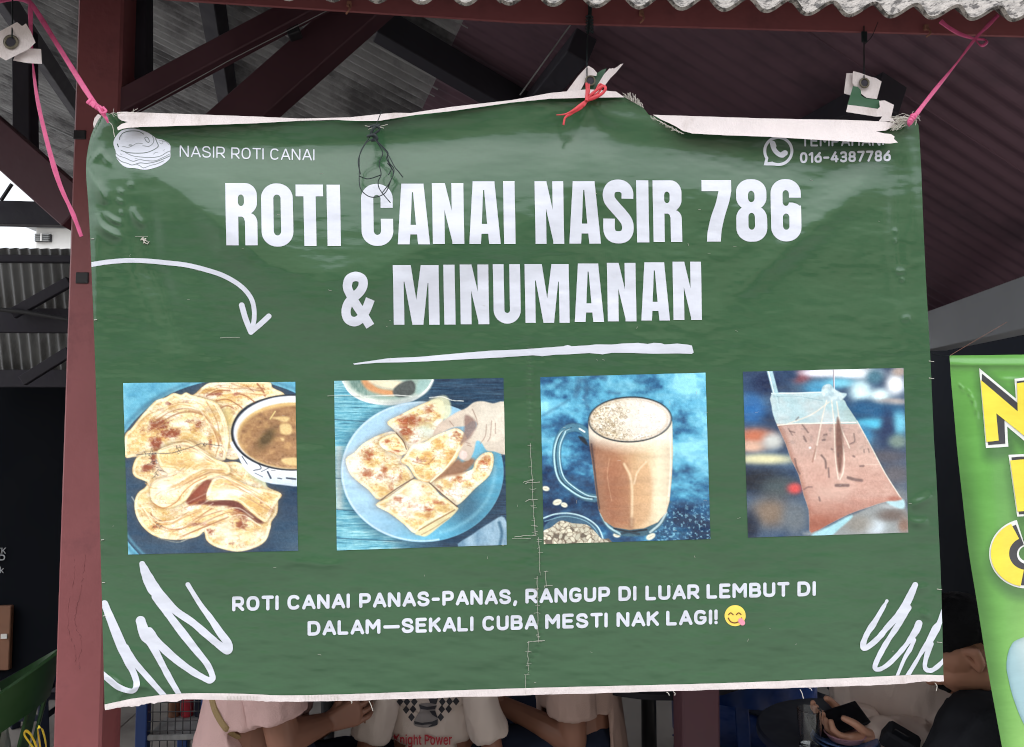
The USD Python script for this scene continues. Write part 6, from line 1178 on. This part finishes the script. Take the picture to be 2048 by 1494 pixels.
# beige shirt, facing left, forearm raised
c = P(1166, 1440, 2.46); J, f_ = seated(c[0] + .0, 2.5, 184, 1.0, .10)
J.update(sh1=P(1142, 1300, 2.33), el1=P(1146, 1482, 2.30), wr1=P(1006, 1410, 2.44), el0=P(1060, 1460, 2.7), wr0=P(990, 1412, 2.62))
person('person in a beige T-shirt seated facing left under the middle of the green banner', J, 'skin_brown', 'shirt_beige', 'denim_dark', s=1.0, head_dir=(-.95, -.05, -.25), seed=14, hands=(.9, .9), palms=((0, 1, 0), (0, -1, -.3)), hand_dirs=((-1, 0, .3), (-1, .1, .4)), group='people seated behind the green banner', sleeve=.66)

# white shirt, reading a phone, turned to the left
c = P(1832, 1440, 2.08); J, f_ = seated(c[0] + .03, 2.16, 214, 1.0, .16)
J.update(el1=P(1880, 1490, 1.98), wr1=P(1758, 1472, 1.94), el0=P(1716, 1440, 2.24), wr0=P(1726, 1448, 2.02), sh0=P(1760, 1270, 2.22), sh1=P(1905, 1280, 2.04))
person('person in a loose white long sleeved shirt, holding a phone in both hands', J, 'skin_light', 'shirt_cream', 'denim_dark', s=1.0, long_sleeve=True, head_dir=(-.8, -.45, -.4), seed=22, hands=(.55, .75), palms=((.2, -.3, 1), (0, .4, .9)), hand_dirs=((-1, -.15, .12), (-1, .02, -.05)), group='people seated behind the green banner')
t = thing('phone', 'black phone held in both hands by the person in the white shirt', 'phone', P(1672, 1446, 1.95))
ph = rbox((-.072, -.036, -.004), (.072, .036, .004), .003)
rot = trimesh.transformations.rotation_matrix(math.radians(-16), (0, 1, 0)) @ trimesh.transformations.rotation_matrix(math.radians(28), (1, 0, 0))
put('case', ph.copy().apply_transform(rot).apply_translation(P(1676, 1440, 1.97)), 'shirt_black', t); put('screen', rbox((-.067, -.032, .004), (.067, .032, .0046), .0002).apply_transform(rot).apply_translation(P(1676, 1440, 1.97)), 'black_gloss', t)

# black shirt, head bowed, right of the banner
J, f_ = seated(P(1990, 1440, 1.9)[0] + .06, 1.9, 186, 1.0, .30)
J['head'] = P(1918, 1294, 1.80); J['neck'] = P(1984, 1384, 1.85); J['chest'] = P(2016, 1470, 1.88); J['sh1'] = P(1952, 1452, 1.72); J['sh0'] = P(1972, 1428, 2.04)
J.update(el1=P(1880, 1590, 1.72), wr1=P(1850, 1540, 1.95), el0=P(1890, 1500, 2.08), wr0=P(1912, 1442, 1.98))
person('bearded person in a black T-shirt, head bowed, beside the lime green banner', J, 'skin_tan', 'shirt_black', 'denim_dark', s=1.0, head_dir=(-.70, .28, -.62), head_up=(-.66, .1, .74), seed=31, beard=True, hands=(1.3, .8), palms=((.3, -.6, .3), (0, 0, -1)), hand_dirs=((.1, -.35, .9), (-.6, .5, .2)), group='people seated behind the green banner', sleeve=.7)

# someone at the left edge of the picture
J, f_ = seated(P(-112, 1400, 2.27)[0], 2.27, 190, 1.0, .12)
person('person in a pale green shirt cut off by the left edge of the picture', J, 'skin_brown', 'shirt_mint', 'denim_dark', s=1.0, head_dir=(-1, 0, -.1), seed=41, group='people seated behind the green banner')

# ================================================================= furniture and tableware
usdkit.material(stage, '/World/Looks/clear_glass', {'p': ('principled_bsdf', {'transmission_weight': 1.0, 'roughness': 0.03, 'ior': 1.45, 'base_color': (0.95, 0.97, 0.97)})}, [], surface='p.BSDF')
def lathe(profile, c, n=40):
    m = trimesh.creation.revolve(np.array(profile, float), sections=n); m.apply_translation(c); return m
def round_table(x, y, r, z, label, mat='table_laminate'):
    t = thing('round_table', label, 'table', (x, y, 0))
    put('tabletop', lathe([(0, z - .03), (r - .02, z - .03), (r, z - .022), (r, z - .006), (r - .006, z), (0, z)], (x, y, 0)), mat, t, smooth=30)
    put('column', lathe([(0, .03), (.035, .03), (.028, .1), (.026, z - .12), (.06, z - .03), (0, z - .03)], (x, y, 0), 24), 'dark_metal', t, smooth=30)
    for k in range(4):
        a = k * math.pi / 2 + .4; put('foot', bar((x, y, .04), (x + .3 * math.cos(a), y + .3 * math.sin(a), .018), .05, .035), 'dark_metal', t)
    return t
c = P(1300, 1405, 2.62); round_table(c[0], 2.64, .36, .752, 'dark round table with a single column, left of the shade-darkened maroon post')
c = P(1705, 1470, 2.02); round_table(c[0] + .0, 2.02, .25, .735, 'round table with a drinking glass and plates beside the person in the white shirt', 'plastic_navy')
c = P(650, 1470, 3.0); round_table(c[0], 3.05, .40, .73, 'round table behind the hands of the person in pink')
gl = P(1620, 1476, 1.93); gl[2] = .737
t = thing('drinking_glass', 'clear drinking glass standing left of the stacked plates', 'glass', gl)
put('tumbler', lathe([(0, 0), (.025, 0), (.027, .004), (.0305, .098), (.029, .0985), (.0255, .008), (0, .007)], gl, 36), 'clear_glass', t, smooth=30)
pc = P(1690, 1482, 1.93); pc[2] = .737
t = thing('plate_stack', 'blue and pink plates stacked on the table in front of the phone', 'plate', pc)
for i, (r_, mt) in enumerate(((.082, 'plate_blue'), (.078, 'plate_blue'), (.05, 'plate_pink'))):
    put('plate', lathe([(0, .004), (.04, .004), (r_, .018), (r_ + .002, .0195), (r_ - .001, .021), (.04, .008), (0, .008)], pc + (0, 0, .008 * i), 44), mt, t, smooth=30)
t = thing('pouch', 'black phone pouch lying at the table edge below the white sleeve', 'pouch', P(1795, 1478, 1.86))
a, b = P(1768, 1462, 1.87), P(1832, 1500, 1.84)
put('case', bar(a, b, .05, .06, (0, -.6, .8), .008), 'shirt_black', t); put('flap', bar(a + (0, -.026, .002), a * .55 + b * .45 + (0, -.026, .002), .004, .062, (0, -.6, .8), .0015), 'black_gloss', t)

def stool(x, y, z, label, mat, group=None):
    t = thing('plastic_stool', label, 'stool', (x, y, 0), group)
    put('seat', soft(M3.batch_hull([ball((x + sx * .13, y + sy * .13, z - .015), .015) for sx in (-1, 1) for sy in (-1, 1)]), .02, 3), mat, t, smooth=True)
    for sx in (-1, 1):
        for sy in (-1, 1): put('leg', bar((x + sx * .125, y + sy * .125, z - .02), (x + sx * .165, y + sy * .165, 0), .04, .03, (sx, sy, .2)), mat, t)
    for k in range(4):
        a = k * math.pi / 2; d = np.array([math.cos(a), math.sin(a), 0]); e = np.array([-d[1], d[0], 0]); m = np.array([x, y, z * .55]) + d * .142
        put('stretcher', bar(m - e * .14, m + e * .14, .012, .03), mat, t)
c = P(1340, 1470, 2.35); stool(c[0], 2.42, .46, 'black plastic stool at the foot of the shade-darkened maroon post', 'plastic_navy')
def chair(x, y, face, label, mat, group=None, h=.84):
    """moulded plastic chair with an open curved back"""
    a = math.radians(face); f = np.array([math.cos(a), math.sin(a), 0]); l = np.array([-f[1], f[0], 0]); z = np.array([0, 0, 1.0]); o = np.array([x, y, 0.0])
    K = lambda u, v, w: o + f * u + l * v + z * w
    t = thing('plastic_chair', label, 'chair', (x, y, 0), group)
    rows = [[K(-.2 + .42 * i / 8, v, .43 + .02 * (i / 8) - .022 * math.cos(v / .22 * 1.5) + .02 * (i == 0)) for v in np.linspace(-.21, .21, 11)] for i in range(9)]
    put('seat', shell(rows[::-1], .006), mat, t, smooth=40)
    for sx in (-1, 1):
        put('leg', bar(K(.19, sx * .19, .43), K(.23, sx * .22, 0), .045, .03, f), mat, t); put('leg', bar(K(-.19, sx * .18, .44), K(-.27, sx * .21, 0), .045, .03, f), mat, t)
    rows, an = [], np.radians(np.linspace(-128, 128, 41))            # one wide band curves round from arm to arm and rises at the back
    top = .64 + (h - .64) * np.clip(np.cos(an * .72), 0, 1) ** 2.2; bot = top - .05 - .085 * np.clip(np.cos(an * .62), 0, 1) ** 2
    def B(a_, z_): return K(-.26 * math.cos(a_) - (z_ - .43) * .22 * max(math.cos(a_), 0), .25 * math.sin(a_), z_)
    put('back_band', shell([[B(a_, b_ + (t_ - b_) * q) for a_, t_, b_ in zip(an, top, bot)] for q in (0, .25, .5, .75, 1)], .012), mat, t, smooth=40)
    for d_ in (-62, -36, -12, 12, 36, 62):
        a_ = math.radians(d_); z_ = float(np.interp(a_, an, bot)); put('back_slat', bar(B(a_, .44) * (1, 1, 0) + (0, 0, .43), B(a_, z_ + .01), .045, .010, K(-math.cos(a_), math.sin(a_), 0) - K(0, 0, 0)), mat, t)
    for d_ in (-122, 122):
        a_ = math.radians(d_); put('arm_front', bar(K(.19, .2 * np.sign(d_), .42), B(a_, .6), .05, .014, f), mat, t)
c = P(-172, 1420, 2.27); chair(c[0], 2.27, 190, 'dark green moulded plastic chair at the lower left edge', 'plastic_green', h=.89)
c = P(1490, 1440, 2.75); chair(c[0], 2.78, 60, 'blue moulded plastic chair just right of the shade-darkened maroon post', 'plastic_blue', h=.76)
c = P(1570, 1420, 3.0); chair(c[0], 3.1, 200, 'navy moulded plastic chair behind the drinking glass', 'plastic_navy')
c = P(36, 1430, 3.75); stool(c[0], 3.85, .30, 'low dark plastic stool behind the green chair', 'plastic_navy')
pc = np.array([c[0] + .06, 3.8, .302]); t = thing('dish', 'small white dish on the low dark stool behind the green chair', 'dish', pc)
put('bowl', lathe([(0, .003), (.02, .003), (.034, .016), (.036, .0165), (.0345, .018), (.02, .006), (0, .006)], pc, 28), 'paper_white', t, smooth=30); put('foot_ring', lathe([(.014, 0), (.02, 0), (.02, .003), (.014, .003), (.014, 0)], pc, 24), 'paper_white', t)
# brown notice board on the black wall
t = thing('notice_board', 'brown board with a white card against the black back wall at the left edge', 'board', P(5, 1340, 4.36))
put('board', rbox(P(-60, 1342, 4.36), P(22, 1212, 4.36) + (0, .03, 0), .004), 'wood_brown', t); put('card', rbox(P(1, 1278, 4.352), P(14, 1268, 4.352) + (0, .006, 0), .001), 'paper_white', t)
# blue wire rack
t = thing('wire_rack', 'blue framed wire rack standing between the maroon post and the person in pink', 'rack', (P(330, 1450, 2.5)[0], 2.55, 0))
xa, xb = P(270, 1450, 2.5)[0], P(400, 1450, 2.5)[0]
for x in (xa, xb):
    for y in (2.5, 2.85): put('rack_post', rbox((x, y, 0), (x + .036, y + .036, 1.02), .003), 'blue_paint', t)
for z in (.18, .55, .98):
    put('shelf', rbox((xa + .036, 2.505, z), (xb, 2.87, z + .018), .003), 'zinc_sheet' if z == .55 else 'blue_paint', t)
wires = [tube(np.array([(x, 2.512, .2), (x, 2.512, .98)]), .0016, 5) for x in np.arange(xa + .05, xb, .024)] + [tube(np.array([(xa + .036, 2.509, z), (xb, 2.509, z)]), .0016, 5) for z in np.arange(.22, .98, .03)]
put('wire_mesh', cat(*wires), 'dark_metal', t, kind='stuff')
for k in range(4):
    x = xa + .06 + .045 * k; b0 = np.array([x, 2.66, .5685]); u = thing('bottle', ['amber sauce bottle at the left end of the blue rack', 'red capped sauce bottle second from the left in the blue rack', 'dark bottle third from the left in the blue rack', 'pale bottle at the right end of the blue rack'][k], 'bottle', b0)
    put('bottle_body', lathe([(0, 0), (.019, 0), (.02, .004), (.02, .14), (.009, .18), (.009, .2), (0, .2)], b0, 20), ['wood_brown', 'print_red', 'plastic_navy', 'table_laminate'][k], u, smooth=30); put('bottle_cap', lathe([(0, .2), (.011, .2), (.011, .225), (0, .225)], b0, 16), ['dark_metal', 'print_red', 'dark_metal', 'paper_white'][k], u, smooth=30)
# yellow ribbon loops by the post
t = thing('yellow_ribbon', 'yellow plastic ribbon loops tied beside the maroon post at the lower left', 'ribbon', P(80, 1500, 1.9))
put('loop', ribbon([(84, 1530, 1.9), (74, 1496, 1.9), (62, 1470, 1.89), (52, 1462, 1.88), (49, 1470, 1.87), (58, 1484, 1.87), (70, 1502, 1.88), (82, 1530, 1.9)], 1.9, 7, .2, 8, 0, 1, (1, 0, .2)), 'yellow_plastic', t, smooth=40)
put('loop', ribbon([(84, 1530, 1.9), (80, 1490, 1.9), (76, 1464, 1.89), (77, 1454, 1.88), (84, 1458, 1.87), (90, 1478, 1.87), (92, 1500, 1.88), (86, 1530, 1.9)], 1.9, 7, .2, 8, 0, 2, (1, 0, .2)), 'yellow_plastic', t, smooth=40)
put('strap', ribbon([(84, 1528, 1.9), (110, 1536, 1.93), (150, 1540, 1.944), (192, 1542, 1.944), (215, 1542, 1.96)], 1.9, 8, .3, 6, 0, 3), 'yellow_plastic', t, smooth=40)
